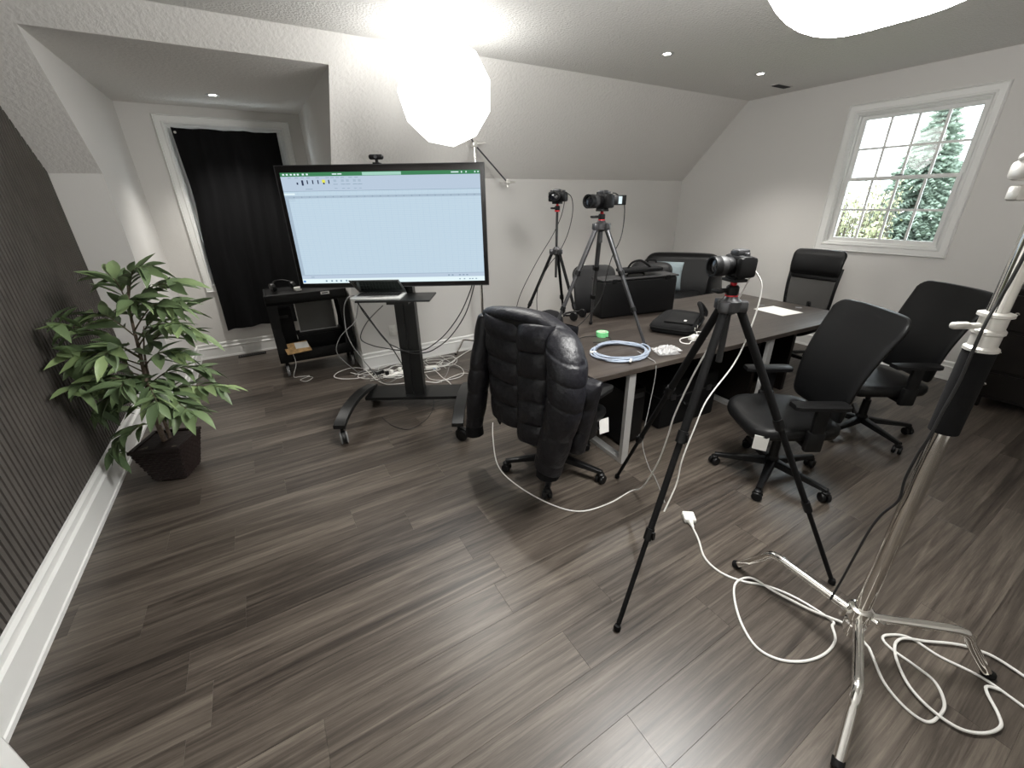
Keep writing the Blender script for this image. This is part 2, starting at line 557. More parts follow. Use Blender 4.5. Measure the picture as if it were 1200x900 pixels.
# angled wall return at the near left, then the wall beside the camera
b = MB()
b.prism([(-1.130, 1.655), (-0.85, 1.242), (-0.85, YN), (-1.30, YN), (-1.30, 1.655)], 0, ZC)
struct(b.obj('wall_near_left', 'trim', smooth=0))

# ---- baseboards: moulded profile (offset from wall, height)
BP = [(0.0, 0), (0.017, 0), (0.017, 0.018), (0.0135, 0.022), (0.0135, 0.118), (0.017, 0.124), (0.017, 0.134), (0.010, 0.142), (0.010, 0.160), (0.013, 0.166), (0.013, 0.176), (0.006, 0.186), (0.0, 0.188)]
def baseboard(name, p0, p1, nrm, hs=1.0, ts=1.0):
    m = MB()
    rings = []
    for p in (p0, p1):
        rings.append([(p[0]+nrm[0]*o*ts, p[1]+nrm[1]*o*ts, h*hs) for o, h in BP])
    m.loft(rings)
    return struct(m.obj(name, 'trim', smooth=0))
baseboard('baseboard_left', (XL, 1.50), (XL, YB), (1, 0), 1.2, 1.9)
baseboard('baseboard_back', (XB, YB), (XR, YB), (0, -1))
baseboard('baseboard_back_left', (XL, YB), (XA, YB), (0, -1))
baseboard('baseboard_dormer_left', (XA, YB), (XA, YR), (1, 0))
baseboard('baseboard_dormer_right', (XB, YB), (XB, YR), (-1, 0))
baseboard('baseboard_dormer_back', (XA, YR), (XB, YR), (0, -1))
baseboard('baseboard_right', (XR, YN), (XR, YB), (-1, 0))

# ---- windows
def sweep_frame(m, A, x0, x1, z0, z1, prof):
    """mitred frame: prof = [(inset from outer edge, depth toward room)], A maps (u,v,depth)->world"""
    rings = []
    for (cx, cz, sx, sz) in ((x0, z0, 1, 1), (x1, z0, -1, 1), (x1, z1, -1, -1), (x0, z1, 1, -1)):
        rings.append([A(cx+sx*i, cz+sz*i, d) for i, d in prof])
    m.loft(rings, closed=True, cap=False)
CAS = [(0.0, 0), (0.0, 0.018), (0.008, 0.026), (0.016, 0.018), (0.022, 0.020), (0.060, 0.015), (0.066, 0.022), (0.076, 0.022), (0.086, 0.012), (0.090, 0.0)]
JMB = [(0.0, 0.0), (0.0, -0.14), (0.035, -0.14), (0.035, -0.075), (0.020, -0.070), (0.020, -0.035), (0.010, -0.03), (0.010, 0.0)]
def window(name, A, o, cols, rows, zmid):
    x0, x1, z0, z1 = o        # outer casing rectangle
    m = MB(); sweep_frame(m, A, x0, x1, z0, z1, CAS)
    w_ = struct(m.obj(name, 'trim', smooth=25))
    m = MB(); sweep_frame(m, A, x0+0.088, x1-0.088, z0+0.088, z1-0.088, JMB)
    m.obj('jamb', 'trim', w_, smooth=25)
    a0, a1 = x0+0.112, x1-0.112
    for (s0, s1, dep) in ((z0+0.108, zmid+0.018, -0.050), (zmid-0.018, z1-0.108, -0.088)):
        nm = 'lower_sash' if dep > -0.06 else 'upper_sash'
        m = MB()
        rw = 0.036
        sweep_frame(m, A, a0, a1, s0, s1, [(0, dep-0.016), (0, dep+0.016), (rw-0.008, dep+0.016), (rw, dep+0.006), (rw, dep-0.016)])
        sash = m.obj(nm, 'trim', w_, smooth=25)
        gx0, gx1, gz0, gz1 = a0+rw, a1-rw, s0+rw, s1-rw
        mw = 0.021
        for i in range(1, cols):
            xx = gx0+(gx1-gx0)*i/cols
            m = MB(); m.loft([[A(xx-mw/2, z, dep-0.008), A(xx+mw/2, z, dep-0.008), A(xx+mw/2, z, dep+0.008), A(xx-mw/2, z, dep+0.008)] for z in (gz0, gz1)])
            m.obj('muntin', 'trim', sash, smooth=0)
        for i in range(1, rows):
            zz = gz0+(gz1-gz0)*i/rows
            m = MB(); m.loft([[A(x, zz-mw/2, dep-0.009), A(x, zz+mw/2, dep-0.009), A(x, zz+mw/2, dep+0.009), A(x, zz-mw/2, dep+0.009)] for x in (gx0, gx1)])
            m.obj('muntin', 'trim', sash, smooth=0)
        for i in range(cols):
            for j in range(rows):
                p0 = gx0+(gx1-gx0)*i/cols; p1 = gx0+(gx1-gx0)*(i+1)/cols
                q0 = gz0+(gz1-gz0)*j/rows; q1 = gz0+(gz1-gz0)*(j+1)/rows
                m = MB()
                m.loft([[A(p0, q0, d), A(p1, q0, d), A(p1, q1, d), A(p0, q1, d)] for d in (dep-0.002, dep+0.002)])
                m.obj('pane', 'window_glass', sash, smooth=0)
    # sash lock on the meeting rail
    m = MB(); xm = (a0+a1)/2
    m.loft([[A(xm-0.03, zmid+0.018+z, -0.05), A(xm+0.03, zmid+0.018+z, -0.05), A(xm+0.03, zmid+0.018+z, -0.03), A(xm-0.03, zmid+0.018+z, -0.03)] for z in (0, 0.012)])
    lk = m.obj('sash_lock', 'gunmetal', w_, smooth=0)
    return w_
window('window_1', lambda u, v, d: (XR-d, u, v), (1.414, 2.577, 1.134, 2.555), 4, 2, 1.860)
window('window_2', lambda u, v, d: (u, YR-d, v), (-0.588, 0.638, 0.787, 2.557), 4, 2, 1.67)


# ---- ceiling fittings
def downlight(loc, label):
    t_ = root('recessed_downlight', label, 'ceiling light', loc, 0, 'recessed downlights')
    m = MB(); m.lathe([(0.056, 0.0), (0.056, -0.004), (0.048, -0.007), (0.032, -0.004), (0.027, 0.03)], 24, cap=False)
    m.obj('trim_ring', 'silver', t_)
    m = MB(); m.lathe([(0.0005, -0.0025), (0.016, -0.0025), (0.0285, -0.0005)], 20, cap=False)
    m.obj('lamp', 'downlight', t_)
    ld = bpy.data.lights.new('downlight_beam', 'SPOT')
    ld.energy = DOWNLIGHT; ld.spot_size = R(105); ld.spot_blend = 0.8; ld.shadow_soft_size = 0.035
    ld.color = (1, 0.965, 0.91)
    lo = bpy.data.objects.new('downlight_beam', ld); COL.objects.link(lo); lo.parent = t_
    lo.location = (0, 0, -0.02)
    return t_
downlight((3.26, 2.965, ZC-0.001), 'recessed ceiling downlight midway along the ceiling, left of the pair near the window')
downlight((4.559, 2.95, ZC-0.001), 'recessed ceiling downlight nearest the window wall and ceiling vent')
downlight((1.293, 2.92, ZC-0.001), 'recessed ceiling downlight just above the glowing lantern softbox')
downlight((-0.017, 5.34, ZR-0.001), 'recessed downlight in the dormer ceiling above the black curtain')
v = root('ceiling_vent', 'small slotted vent in the ceiling near the window wall', 'vent', (5.23, 3.12, ZC), R(0))
m = MB(); m.bb(-0.13, 0.13, -0.05, 0.05, -0.006, 0.0); m.obj('plate', 'paint', v, smooth=0)
for i in range(5):
    m = MB(); m.box((0, -0.032+i*0.016, -0.009), (0.23, 0.006, 0.008), rx=R(35)); m.obj('louver', 'dark_grey', v, smooth=0)
v = root('floor_register', 'black slotted floor register by the dormer baseboard under the curtain', 'vent', (-0.31, 5.905, 0), R(0))
m = MB(); m.bb(-0.15, 0.15, -0.045, 0.045, 0, 0.006); m.obj('plate', 'black_matte', v, smooth=0)
for i in range(12):
    m = MB(); m.box((-0.13+i*0.0236, 0, 0.0075), (0.009, 0.07, 0.004)); m.obj('bar', 'dark_grey', v, smooth=0)
v = root('wall_outlet', 'white wall outlet behind the display stand column', 'outlet', (1.125, YB, 0.40), 0)
m = MB(); m.rbox((0, -0.004, 0), (0.075, 0.008, 0.118), 0.003); m.obj('cover_plate', 'white_plastic', v)
for dz in (-0.025, 0.025):
    m = MB(); m.rbox((0, -0.009, dz), (0.034, 0.006, 0.03), 0.004); m.obj('socket', 'paper', v)

# ------------------------------------------------------------------ outside the windows
m = MB(); m.bb(6.2, 40, -25, 40, -3.4, -3.3); struct(m.obj('ground', 'lawn', smooth=0))
def conifer(loc, h, rad, matn, label, seed, nwh=34, per=13):
    t_ = root('spruce_tree', label, 'tree', loc, 0, 'conifers beyond the window')
    rg = random.Random(seed)
    m = MB(); m.tube([(0, 0, 0), (0, 0, h*0.5), (0, 0, h*0.98)], [0.14, 0.09, 0.015], 8); m.obj('trunk', 'bark_out', t_)
    m = MB()
    for i in range(nwh):
        f = i/nwh
        z = h*(0.10+0.90*f); L = rad*(1-f)**0.85+0.06
        for k in range(per):
            a = rg.uniform(0, 6.283); l_ = L*rg.uniform(0.7, 1.1); dz = -l_*rg.uniform(0.15, 0.4)
            d = Vector((math.cos(a), math.sin(a), 0)); s_ = Vector((-d.y, d.x, 0))
            nseg = 7
            for q in range(nseg):
                r0 = l_*(q+0.4)/nseg; wd = 0.075*(1-q/nseg*0.5)*(0.6+l_)
                c0 = d*r0+Vector((0, 0, z+dz*(r0/l_)**1.5))
                for sg in (-1, 1):
                    tip = c0+d*wd*0.9+s_*sg*wd*rg.uniform(0.6, 1.1)+Vector((0, 0, -wd*rg.uniform(0.1, 0.6)))
                    th = 0.02+0.03*rg.random()
                    m.add([c0-d*0.05, c0+d*0.10, tip, c0+Vector((0, 0, th)), c0-Vector((0, 0, th))],
                          [(0, 3, 2), (3, 1, 2), (0, 2, 4), (4, 2, 1), (0, 4, 3), (3, 4, 1)])
    m.obj('foliage', matn, t_, smooth=0)
    return t_
conifer((13.2, 4.15, -3.3), 6.9, 2.0, 'spruce', 'blue green spruce tree standing tallest in the middle of the window view', 5, 60, 26)
conifer((18.2, 3.2, -3.3), 7.1, 2.6, 'pine_green', 'yellow green conifer filling the right edge of the window view', 9, 56, 26)
def twig_shrub(loc, h, sp_, n, label, seed):
    t_ = root('twiggy_shrub', label, 'shrub', loc, 0)
    rg = random.Random(seed)
    m = MB(); lf = MB()
    for i in range(n):
        a = rg.uniform(0, 6.283); rr = sp_*math.sqrt(rg.random())
        p = Vector((rr*math.cos(a)*0.5, rr*math.sin(a)*0.5, 0)); q = Vector((rr*math.cos(a), rr*math.sin(a), h*rg.uniform(0.75, 1.0)))
        mid = (p+q)/2+Vector((rg.uniform(-.1, .1), rg.uniform(-.1, .1), 0))
        pts = spline([p, mid, q], 3)
        m.tube(pts, [0.022*(1-0.8*k/(len(pts)-1)) for k in range(len(pts))], 4, cap=False)
        for k in range(52):
            t0 = rg.uniform(0.35, 1); c0 = p.lerp(q, t0)+Vector((rg.gauss(0, .08), rg.gauss(0, .08), rg.gauss(0, .06)))
            u = Vector((rg.gauss(0, 1), rg.gauss(0, 1), rg.gauss(0.6, 1))).normalized()*0.09
            s_ = u.orthogonal().normalized()*0.030
            lf.add([c0, c0+u*0.5+s_, c0+u, c0+u*0.5-s_], [(0, 1, 2, 3)])
    m.obj('stems', 'bark_out', t_)
    o = lf.obj('leaves', 'straw', t_, smooth=0); o['kind'] = 'stuff'
    return t_
twig_shrub((10.2, 4.20, -3.3), 5.3, 0.80, 190, 'straw coloured twiggy shrub filling the lower left of the window view', 2)

# ------------------------------------------------------------------ curtain in the dormer
def curtain():
    t_ = root('black_curtain', 'black cloth draped over the dormer window, hanging nearly to the floor', 'curtain', (0, 5.93, 0))
    n1, n2 = 36, 30
    def fn(u, v):
        # u across, v down
        z = 2.437-v*(2.437-0.345)
        xl = -0.452-0.035*v+0.012*math.sin(v*7)*(1-v)+0.022*math.exp(-((v-0.32)/0.15)**2)
        xr = 0.492-0.02*v
        x = xl+(xr-xl)*u
        amp = 0.012+0.028*v
        y_ = amp*math.sin(u*19+1.6*math.sin(v*3))+0.012*math.sin(u*43+v*5)
        z += 0.018*math.sin(u*5)*v - 0.015*(1-u)*v - 0.008*abs(math.sin(u*9.4))*(1-v)
        return Vector((x, y_, z))
    m = MB()
    m.grid(lambda u, v: fn(u, v), n1, n2)
    m.grid(lambda u, v: fn(u, v)+Vector((0, 0.004, 0)), n1, n2)
    m.obj('cloth', 'curtain', t_, smooth=180)
    for x in (-0.425,):
        c = MB(); c.cyl((x, -0.02, 2.39), (x, 0.072, 2.39), 0.012, n=10); c.obj('push_pin', 'chrome', t_)
curtain()

# ------------------------------------------------------------------ conference table
TR = R(-3.5)
tab = root('conference_table', 'long dark walnut conference table with a silver loop leg at its left end', 'table', (3.06, 2.298, 0), TR)
TL, TW, TZ = 2.90, 1.315, 0.720
m = MB(); m.rbox((0, 0, TZ-0.018), (TL, TW, 0.036), 0.003, 1); m.obj('tabletop', 'table_wood', tab, smooth=0)
def loop_leg(x):
    m = MB()
    yy = TW/2-0.045; s_ = 0.055; t_ = 0.03
    m.bb(x-s_/2, x+s_/2, -yy-t_, -yy+0.0, 0, TZ-0.036)
    m.bb(x-s_/2, x+s_/2, yy, yy+t_, 0, TZ-0.036)
    m.bb(x-s_/2, x+s_/2, -yy, yy, 0, 0.03)
    m.bb(x-s_/2, x+s_/2, -yy, yy, TZ-0.066, TZ-0.036)
    return m.obj('loop_leg', 'silver', tab, smooth=0)
loop_leg(-1.125); loop_leg(0.30)
m = MB(); m.bb(-1.09, 0.26, 0.10, 0.12, 0.30, TZ-0.04); m.obj('modesty_panel', 'dark_wood', tab, smooth=0)
m = MB(); m.bb(0.36, 0.40, -0.50, 0.50, 0.0, TZ-0.036); m.bb(1.00, 1.04, -0.42, 0.42, 0, TZ-0.036); m.bb(0.40, 1.00, -0.03, 0.03, 0.05, TZ-0.036); m.obj('panel_base', 'dark_wood', tab, smooth=0)
for gx, gy in ((1.33, -0.22), (1.12, 0.02)):
    m = MB(); m.lathe([(0.030, TZ), (0.030, TZ+0.003), (0.022, TZ+0.004), (0.022, TZ+0.001)], 18, (gx, gy, 0)); m.obj('grommet', 'grey_plastic', tab)

# ------------------------------------------------------------------ office chairs (local +x is forward)
def caster_mesh():
    m = MB()
    for s_ in (-1, 1):
        m.lathe([(0.012, -0.011), (0.027, -0.011), (0.030, -0.006), (0.030, 0.006), (0.026, 0.011), (0.010, 0.011)], 16, (0, s_*0.017, 0.030), Matrix.Rotation(R(90), 4, 'X'))
    m.lathe([(0.020, -0.006), (0.024, -0.004), (0.024, 0.012), (0.012, 0.020)], 12, (0, 0, 0.056))
    m.cyl((0, 0, 0.06), (0, 0, 0.090), 0.007, n=8)
    return m.mesh('caster', 'black_plastic')
CASTER = caster_mesh()
def star_leg_mesh(Lr=0.315):
    m = MB()
    rings = []
    for f in (0, 0.25, 0.55, 0.85, 1.0):
        x = 0.025+(Lr-0.0)*f; wd = 0.030-0.012*f; z1 = 0.128-0.035*f; h = 0.042-0.02*f
        rings.append([(x, -wd, z1-h), (x, wd, z1-h), (x, wd*0.8, z1-0.004), (x, wd*0.45, z1), (x, -wd*0.45, z1), (x, -wd*0.8, z1-0.004)])
    m.loft(rings)
    return m.mesh('leg', 'black_plastic', 30)
STARLEG = star_leg_mesh()
def chair_base(t_, star, seat_z):
    for k in range(5):
        a = star+k*2*math.pi/5
        inst(STARLEG, 'leg', t_, (0, 0, 0), (0, 0, a))
        inst(CASTER, 'caster', t_, (0.335*math.cos(a), 0.335*math.sin(a), 0), (0, 0, a*1.7+1))
    m = MB(); m.lathe([(0.038, 0.08), (0.040, 0.135), (0.028, 0.15), (0.026, 0.27), (0.016, 0.272), (0.016, seat_z-0.07)], 16); m.obj('gas_column', 'black_plastic', t_)
    m = MB(); m.rbox((-0.02, 0, seat_z-0.075), (0.26, 0.16, 0.055), 0.012); m.box((-0.02, 0, seat_z-0.055), (0.36, 0.05, 0.03)); m.box((-0.02, 0, seat_z-0.055), (0.05, 0.40, 0.03)); m.obj('mechanism', 'black_plastic', t_)
    m = MB(); m.cyl((0.02, -0.07, seat_z-0.08), (0.04, -0.26, seat_z-0.085), 0.006); m.rbox((0.042, -0.27, seat_z-0.085), (0.03, 0.06, 0.012), 0.004); m.obj('lever', 'black_plastic', t_)
def back_rings(z0, z1, x0, x1, w0, w1, th, n=14, bow=0.035, lumb=0.03, corner=0.10):
    """lofted backrest: rings run from bottom to top, bowed sideways and along its height"""
    rings = []
    n = 22
    for i in range(n+1):
        f = 0.5-0.5*math.cos(math.pi*i/n)
        z = z0+(z1-z0)*f
        xm = x0+(x1-x0)*(f**1.25)+lumb*math.sin(math.pi*min(1, f*1.15))
        hw = (w0+(w1-w0)*min(1, f*1.1))/2
        # rounded corners at top and bottom
        d = min(f, 1-f)*(z1-z0)
        cr = corner if f > 0.5 else corner*0.6
        if d < cr:
            hw -= cr*(1-math.sqrt(max(0, 1-(1-d/cr)**2)))
        tt = th*(0.55+0.45*min(1, d/0.05))
        ring = []
        for (a, b_) in sellipse(1, 1, 24, 3.2):
            yy = b_*hw
            ring.append((xm-a*-tt/2+bow*(yy/0.25)**2, yy, z))
        rings.append(ring)
    return rings
def seat_obj(t_, z, w_=0.53, d_=0.52, matn='leather', th=0.085):
    m = MB()
    rings = []
    for f, sc, dz in ((0, 0.90, 0), (0.12, 0.97, 0), (0.4, 1.0, 0), (0.75, 0.99, 0), (0.92, 0.95, 0), (1.0, 0.86, 0)):
        ring = []
        for (a, b_) in sellipse(d_/2*sc, w_/2*sc, 32, 4.5):
            fr = max(0, a/(d_/2))
            zz = z-th+th*f-0.035*fr**4-0.012*(1-abs(b_)/(w_/2))*(f > 0.8)
            ring.append((a*(1-0.03*0)+0.02, b_*(1-0.06*(-a/(d_/2) > 0)*(-a/(d_/2))), zz))
        rings.append(ring)
    m.loft(rings)
    return m.obj('seat', matn, t_, smooth=50)
def armrest(t_, s_, zpad=0.665, yy=0.285):
    a = MB()
    rings = []
    for f in (0, 0.1, 0.5, 0.9, 1.0):
        x = -0.14+0.29*f; sc = 0.75 if f in (0, 1.0) else 1
        wd = 0.050*sc*(1-0.12*f)
        rings.append([(x, s_*yy-wd, zpad-0.026), (x, s_*yy+wd, zpad-0.026), (x, s_*yy+wd, zpad-0.006), (x, s_*yy+wd*0.75, zpad), (x, s_*yy-wd*0.75, zpad), (x, s_*yy-wd, zpad-0.006)])
    a.loft(rings)
    ar = MB()
    ar.rbox((-0.02, s_*yy, zpad-0.135), (0.075, 0.030, 0.23), 0.010)
    ar.rbox((-0.02, s_*yy*0.99, zpad-0.24), (0.095, 0.040, 0.13), 0.012)
    ar.rbox((-0.02, s_*yy*0.70, zpad-0.285), (0.07, 0.19, 0.028), 0.008)
    p = ar.obj('armrest', 'black_plastic', t_)
    a.obj('arm_pad', 'black_plastic', p)
def task_chair(label, loc, face, star, back=None, matn='leather', arms=True, tagw=None, group='task chairs', seat_z=0.485):
    t_ = root('office_chair', label, 'chair', (*loc, 0), face, group)
    chair_base(t_, star-face, seat_z)
    seat_obj(t_, seat_z, matn=matn)
    bk = back or dict(z0=0.50, z1=1.125, x0=-0.205, x1=-0.365, w0=0.47, w1=0.575, th=0.055, corner=0.065)
    m = MB(); m.loft(back_rings(**bk)); m.obj('backrest', matn, t_, smooth=60)
    m = MB(); m.tube(spline([(-0.10, 0, 0.40), (-0.25, 0, 0.405), (-0.295, 0, 0.47), (-0.285, 0, 0.62)], 4), 0.022, 8); m.rbox((-0.272, 0, 0.63), (0.02, 0.12, 0.16), 0.006); m.obj('back_bracket', 'black_plastic', t_)
    if arms:
        armrest(t_, 1); armrest(t_, -1)
    if tagw:
        g = MB(); g.box(tagw[0], (0.002, 0.075, 0.10), rz=tagw[1], ry=R(8)); g.obj('paper_tag', 'paper', t_, smooth=0)
    return t_
FA = R(146)
task_chair('black leather office chair with a hanging white tag, in front behind the tripod leg', (2.62, 1.12), FA, R(127), tagw=((0.235, 0.225, 0.375), R(62)))
task_chair('black leather office chair under the bright window, behind the tagged chair', (3.77, 1.075), FA, R(-44))
task_chair('grey black chair on the far side of the table behind the hard case', (3.06, 3.36), R(247), R(20), dict(z0=0.50, z1=1.04, x0=-0.205, x1=-0.30, w0=0.44, w1=0.50, th=0.07), 'leather_grey', arms=False)
jc = task_chair('office chair at the table end with the black puffer jacket over its back', (1.455, 1.945), R(17), R(154), tagw=((0.16, -0.27, 0.36), R(70)))

# mesh backed executive chair at the far end
mc = root('office_chair', 'high backed mesh chair with padded headrest at the far table end', 'chair', (4.83, 2.235, 0), R(180), 'task chairs')
chair_base(mc, R(20), 0.48)
seat_obj(mc, 0.48, matn='fabric_black')
m = MB(); m.loft(back_rings(0.93, 1.19, -0.225, -0.255, 0.49, 0.51, 0.065, 10, 0.03, 0.015, 0.06)); m.obj('headrest', 'leather', mc, smooth=60)
m = MB(); m.loft(back_rings(0.50, 1.0, -0.235, -0.255, 0.44, 0.47, 0.012, 12, 0.035, 0.035, 0.03)); m.obj('mesh_panel', 'mesh_net', mc, smooth=60)
for s_ in (-1, 1):
    m = MB(); m.tube(spline([(-0.20, s_*0.21, 0.47), (-0.20, s_*0.225, 0.62), (-0.195, s_*0.235, 0.82), (-0.225, s_*0.24, 1.02)], 4), 0.016, 8); m.obj('back_rail', 'black_plastic', mc)
m = MB(); m.rbox((-0.225, 0, 0.905), (0.03, 0.46, 0.04), 0.01); m.obj('cross_bar', 'black_plastic', mc)
m = MB(); m.tube(spline([(-0.10, 0, 0.40), (-0.25, 0, 0.405), (-0.285, 0, 0.50), (-0.255, 0, 0.64)], 4), 0.022, 8); m.obj('back_bracket', 'black_plastic', mc)

# ------------------------------------------------------------------ puffer jacket over the chair back
def jacket():
    J = root('puffer_jacket', 'black quilted puffer jacket draped over the back of the office chair', 'jacket', (1.20, 1.93, 0), R(17))
    # body panels: seams between quilted rows; viewer sees the -x side. Each panel is a closed bulged slab.
    def panel(name, outline, xc, depth, seams, nu=14, nv=96, mi='puffer', amp=0.019):
        """outline(v)-> (yL, yR, z) with v 0 top..1 bottom ; seams list of v"""
        def bul(v):
            a = 0.0; b_ = 1.0
            for s0 in seams:
                if s0 <= v: a = s0
            for s0 in reversed(seams):
                if s0 > v: b_ = s0
            f = (v-a)/max(1e-6, b_-a)
            return math.sin(math.pi*max(0, min(1, f)))**0.28
        rings = []
        for i in range(nv+1):
            v_ = i/nv
            yl, yr, z, dx = outline(v_)
            ring = []
            n = 22
            for j in range(n):
                t_ = 2*math.pi*j/n
                c, s0 = math.cos(t_), math.sin(t_)
                yy = (yl+yr)/2+(yl-yr)/2*math.copysign(abs(c)**0.75, c)
                dd = depth*(0.80+0.20*bul(v_))*(0.25+0.75*math.sqrt(min(1.0, v_/0.09)))*math.copysign(abs(s0)**0.8, s0)
                wob = 0.0025*math.sin(9*yy*7+v_*23)+0.002*math.sin(31*yy+v_*41)
                ring.append((xc+dx-dd/1.0*0.5-amp*bul(v_)*abs(s0)+wob*abs(s0), yy, z-0.012*math.cos(yy*12)*(0 < v_ < 1)))
            rings.append(ring)
        mm_ = MB(); mm_.loft(rings)
        return mm_.obj(name, mi, J, smooth=60)
    L = lambda a, b_, t: a+(b_-a)*t
    # centre-left back panel
    panel('back_panel', lambda v: (L(0.205, 0.200, v), L(-0.10, -0.06, v), L(1.125, 0.455, v), -0.095+0.035*v), 0, 0.085, [0, .17, .36, .56, .78, 1])
    panel('back_panel', lambda v: (L(-0.060, -0.045, v), L(-0.30, -0.27, v), L(1.128, 0.41, v), -0.098+0.012*v), 0, 0.115, [0, .22, .42, .62, .82, 1])
    # top roll of the collar over the chair back
    m = MB()
    rings = []
    for i in range(15):
        f = i/14; yy = L(0.22, -0.36, f); z = 1.135+0.02*math.sin(f*3.14)-0.05*max(0, f-0.75)*3
        rr = 0.055*(0.65+0.35*math.sin(math.pi*f)**0.4)
        rings.append([(-0.06+1.25*rr*math.cos(a), yy, z-0.02+0.8*rr*math.sin(a)) for a in [2*math.pi*k/12 for k in range(12)]])
    m.loft(rings); m.obj('collar', 'puffer', J, smooth=60)
    # front panels folded round to the seat side
    panel('front_panel', lambda v: (L(0.22, 0.25, v), L(-0.34, -0.28, v), L(1.10, 0.56, v), 0.045+0.03*v), 0, 0.05, [0, .2, .4, .6, .8, 1])
    # sleeves: stacked quilted rings along a path, ending in a ribbed cuff
    def sleeve(path, rad, n, cuff, flat=1.0, tilt=0.0):
        pts = spline(path, 26); k = len(pts)
        rings = []
        for i, p in enumerate(pts):
            f = i/(k-1)
            rr = rad(f)*(0.87+0.13*abs(math.sin(math.pi*f*n))**0.28)
            ring = []
            for j in range(18):
                a = 2*math.pi*j/18
                wob = 1+0.025*math.sin(3*a+f*12)+0.012*math.sin(5*a-f*31)
                ring.append((p.x+rr*flat*math.cos(a)*wob, p.y+rr*math.sin(a)*wob, p.z+tilt*rr*math.sin(a)))
            rings.append(ring)
        m = MB(); m.loft(rings); o = m.obj('sleeve', 'puffer', J, smooth=70)
        e = pts[-1]; r0 = cuff
        rings = []
        for i in range(9):
            f = i/8; rr = r0*(1.0+0.10*f)
            rings.append([(e.x+rr*flat*math.cos(2*math.pi*j/18)*(1+0.03*(j % 2)), e.y+rr*math.sin(2*math.pi*j/18)*(1+0.03*(j % 2)), e.z+0.015-0.075*f) for j in range(18)])
        m = MB(); m.loft(rings); m.obj('cuff', 'knit', o, smooth=30)
    sleeve([(-0.06, 0.235, 1.10), (-0.085, 0.265, 0.85), (-0.09, 0.310, 0.60), (-0.10, 0.355, 0.33)], lambda f: 0.045+0.022*math.sin(math.pi*min(1, f*0.9)), 4.5, 0.052, 1.1)
    sleeve([(-0.075, -0.345, 1.115), (-0.12, -0.385, 1.0), (-0.145, -0.405, 0.88), (-0.15, -0.400, 0.72), (-0.15, -0.345, 0.50), (-0.15, -0.305, 0.33)], lambda f: (0.030+0.092*min(1, f*5)**0.6)*(1-0.33*f), 5.5, 0.062, 0.9, 0.35)
    # lower front hem hanging at the right with its pocket and lining
    panel('front_panel', lambda v: (L(-0.36, -0.33, v), L(-0.53, -0.44, v), L(0.86, 0.40, v), 0.0), 0, 0.10, [0, .33, .66, 1], nv=48)
    m = MB(); m.tube([(-0.06, 0.155, 0.46), (-0.065, 0.15, 0.43), (-0.06, 0.152, 0.40)], [0.012, 0.016, 0.006], 8); m.obj('drawstring_toggle', 'black_plastic', J)
jacket()

# knitted hat lying on the table behind the jacket
h = root('knit_hat', 'black knitted hat on the table just behind the jacket collar', 'hat', (1.93, 2.70, 0.72), 0.5)
h.scale = (1.15, 1.15, 1.15)
m = MB(); m.lathe([(0.085, 0.0), (0.098, 0.012), (0.098, 0.05), (0.100, 0.055), (0.092, 0.10), (0.065, 0.135), (0.02, 0.15)], 28); m.obj('crown', 'knit', h, smooth=60)
m = MB(); m.lathe([(0.101, 0.002), (0.106, 0.01), (0.106, 0.045), (0.101, 0.052)], 28, cap=False); m.obj('brim', 'knit', h, smooth=60)

# ------------------------------------------------------------------ black leather armchair in the far corner
ac = root('leather_armchair', 'black leather armchair with wide arms in the far corner', 'armchair', (4.93, 3.84, 0), R(217))
m = MB(); m.rbox((0.02, 0, 0.23), (0.78, 0.90, 0.30), 0.05, 3); m.obj('base', 'leather', ac)
m = MB(); m.rbox((0.10, 0, 0.43), (0.62, 0.60, 0.16), 0.06, 3); m.obj('seat_cushion', 'leather', ac)
m = MB(); m.loft(back_rings(0.30, 0.985, -0.30, -0.44, 0.98, 1.02, 0.24, 14, 0.02, 0.03, 0.14)); m.obj('backrest', 'leather', ac, smooth=60)
for s_ in (-1, 1):
    m = MB()
    rings = []
    for f, hgt in ((0, 0.60), (0.15, 0.66), (0.5, 0.70), (0.8, 0.80), (1.0, 0.90)):
        x = 0.40-0.75*f
        rings.append([(x+0.0, s_*0.46+a*1.0, hgt*0.5+0.03+b_) for a, b_ in sellipse(0.095, hgt*0.5-0.03, 20, 3.5)])
    m.loft(rings); m.obj('arm', 'leather', ac, smooth=60)
for sx in (-0.3, 0.34):
    for sy in (-0.38, 0.38):
        m = MB(); m.cyl((sx, sy, 0), (sx, sy, 0.09), 0.022, 0.028); m.obj('foot', 'dark_wood', ac)
pz = root('throw_pillow', 'pale blue grey throw pillow on the leather armchair', 'pillow', (4.79, 3.93, 0.52), R(217))
m = MB()
rings = []
for i in range(13):
    f = -1+2*i/12; hw = 0.19; t0 = 0.065*math.sqrt(max(0.0, 1-abs(f)**2.5))+0.006
    rings.append([(a-0.05+0.12*f*0, b_, 0.20+f*0.19) for a, b_ in sellipse(t0, hw*(1-0.08*(1-f*f)), 20, 3)])
m.loft(rings); m.obj('cover', 'pillow_blue', pz, smooth=70)
bp_ = root('backpack', 'dark grey backpack propped in front of the armchair behind the hard case', 'bag', (4.10, 3.62, 0.0), R(215))
m = MB(); m.loft(back_rings(0.0, 1.0, 0.06, 0.0, 0.44, 0.50, 0.24, 14, 0.0, 0.0, 0.10)); m.obj('body', 'leather_grey', bp_, smooth=60)
m = MB(); m.tube(spline([(0.02, -0.05, 0.985), (0.02, -0.04, 1.03), (0.02, 0.04, 1.03), (0.02, 0.05, 0.985)], 5), 0.010, 8); m.obj('handle', 'fabric_black', bp_)
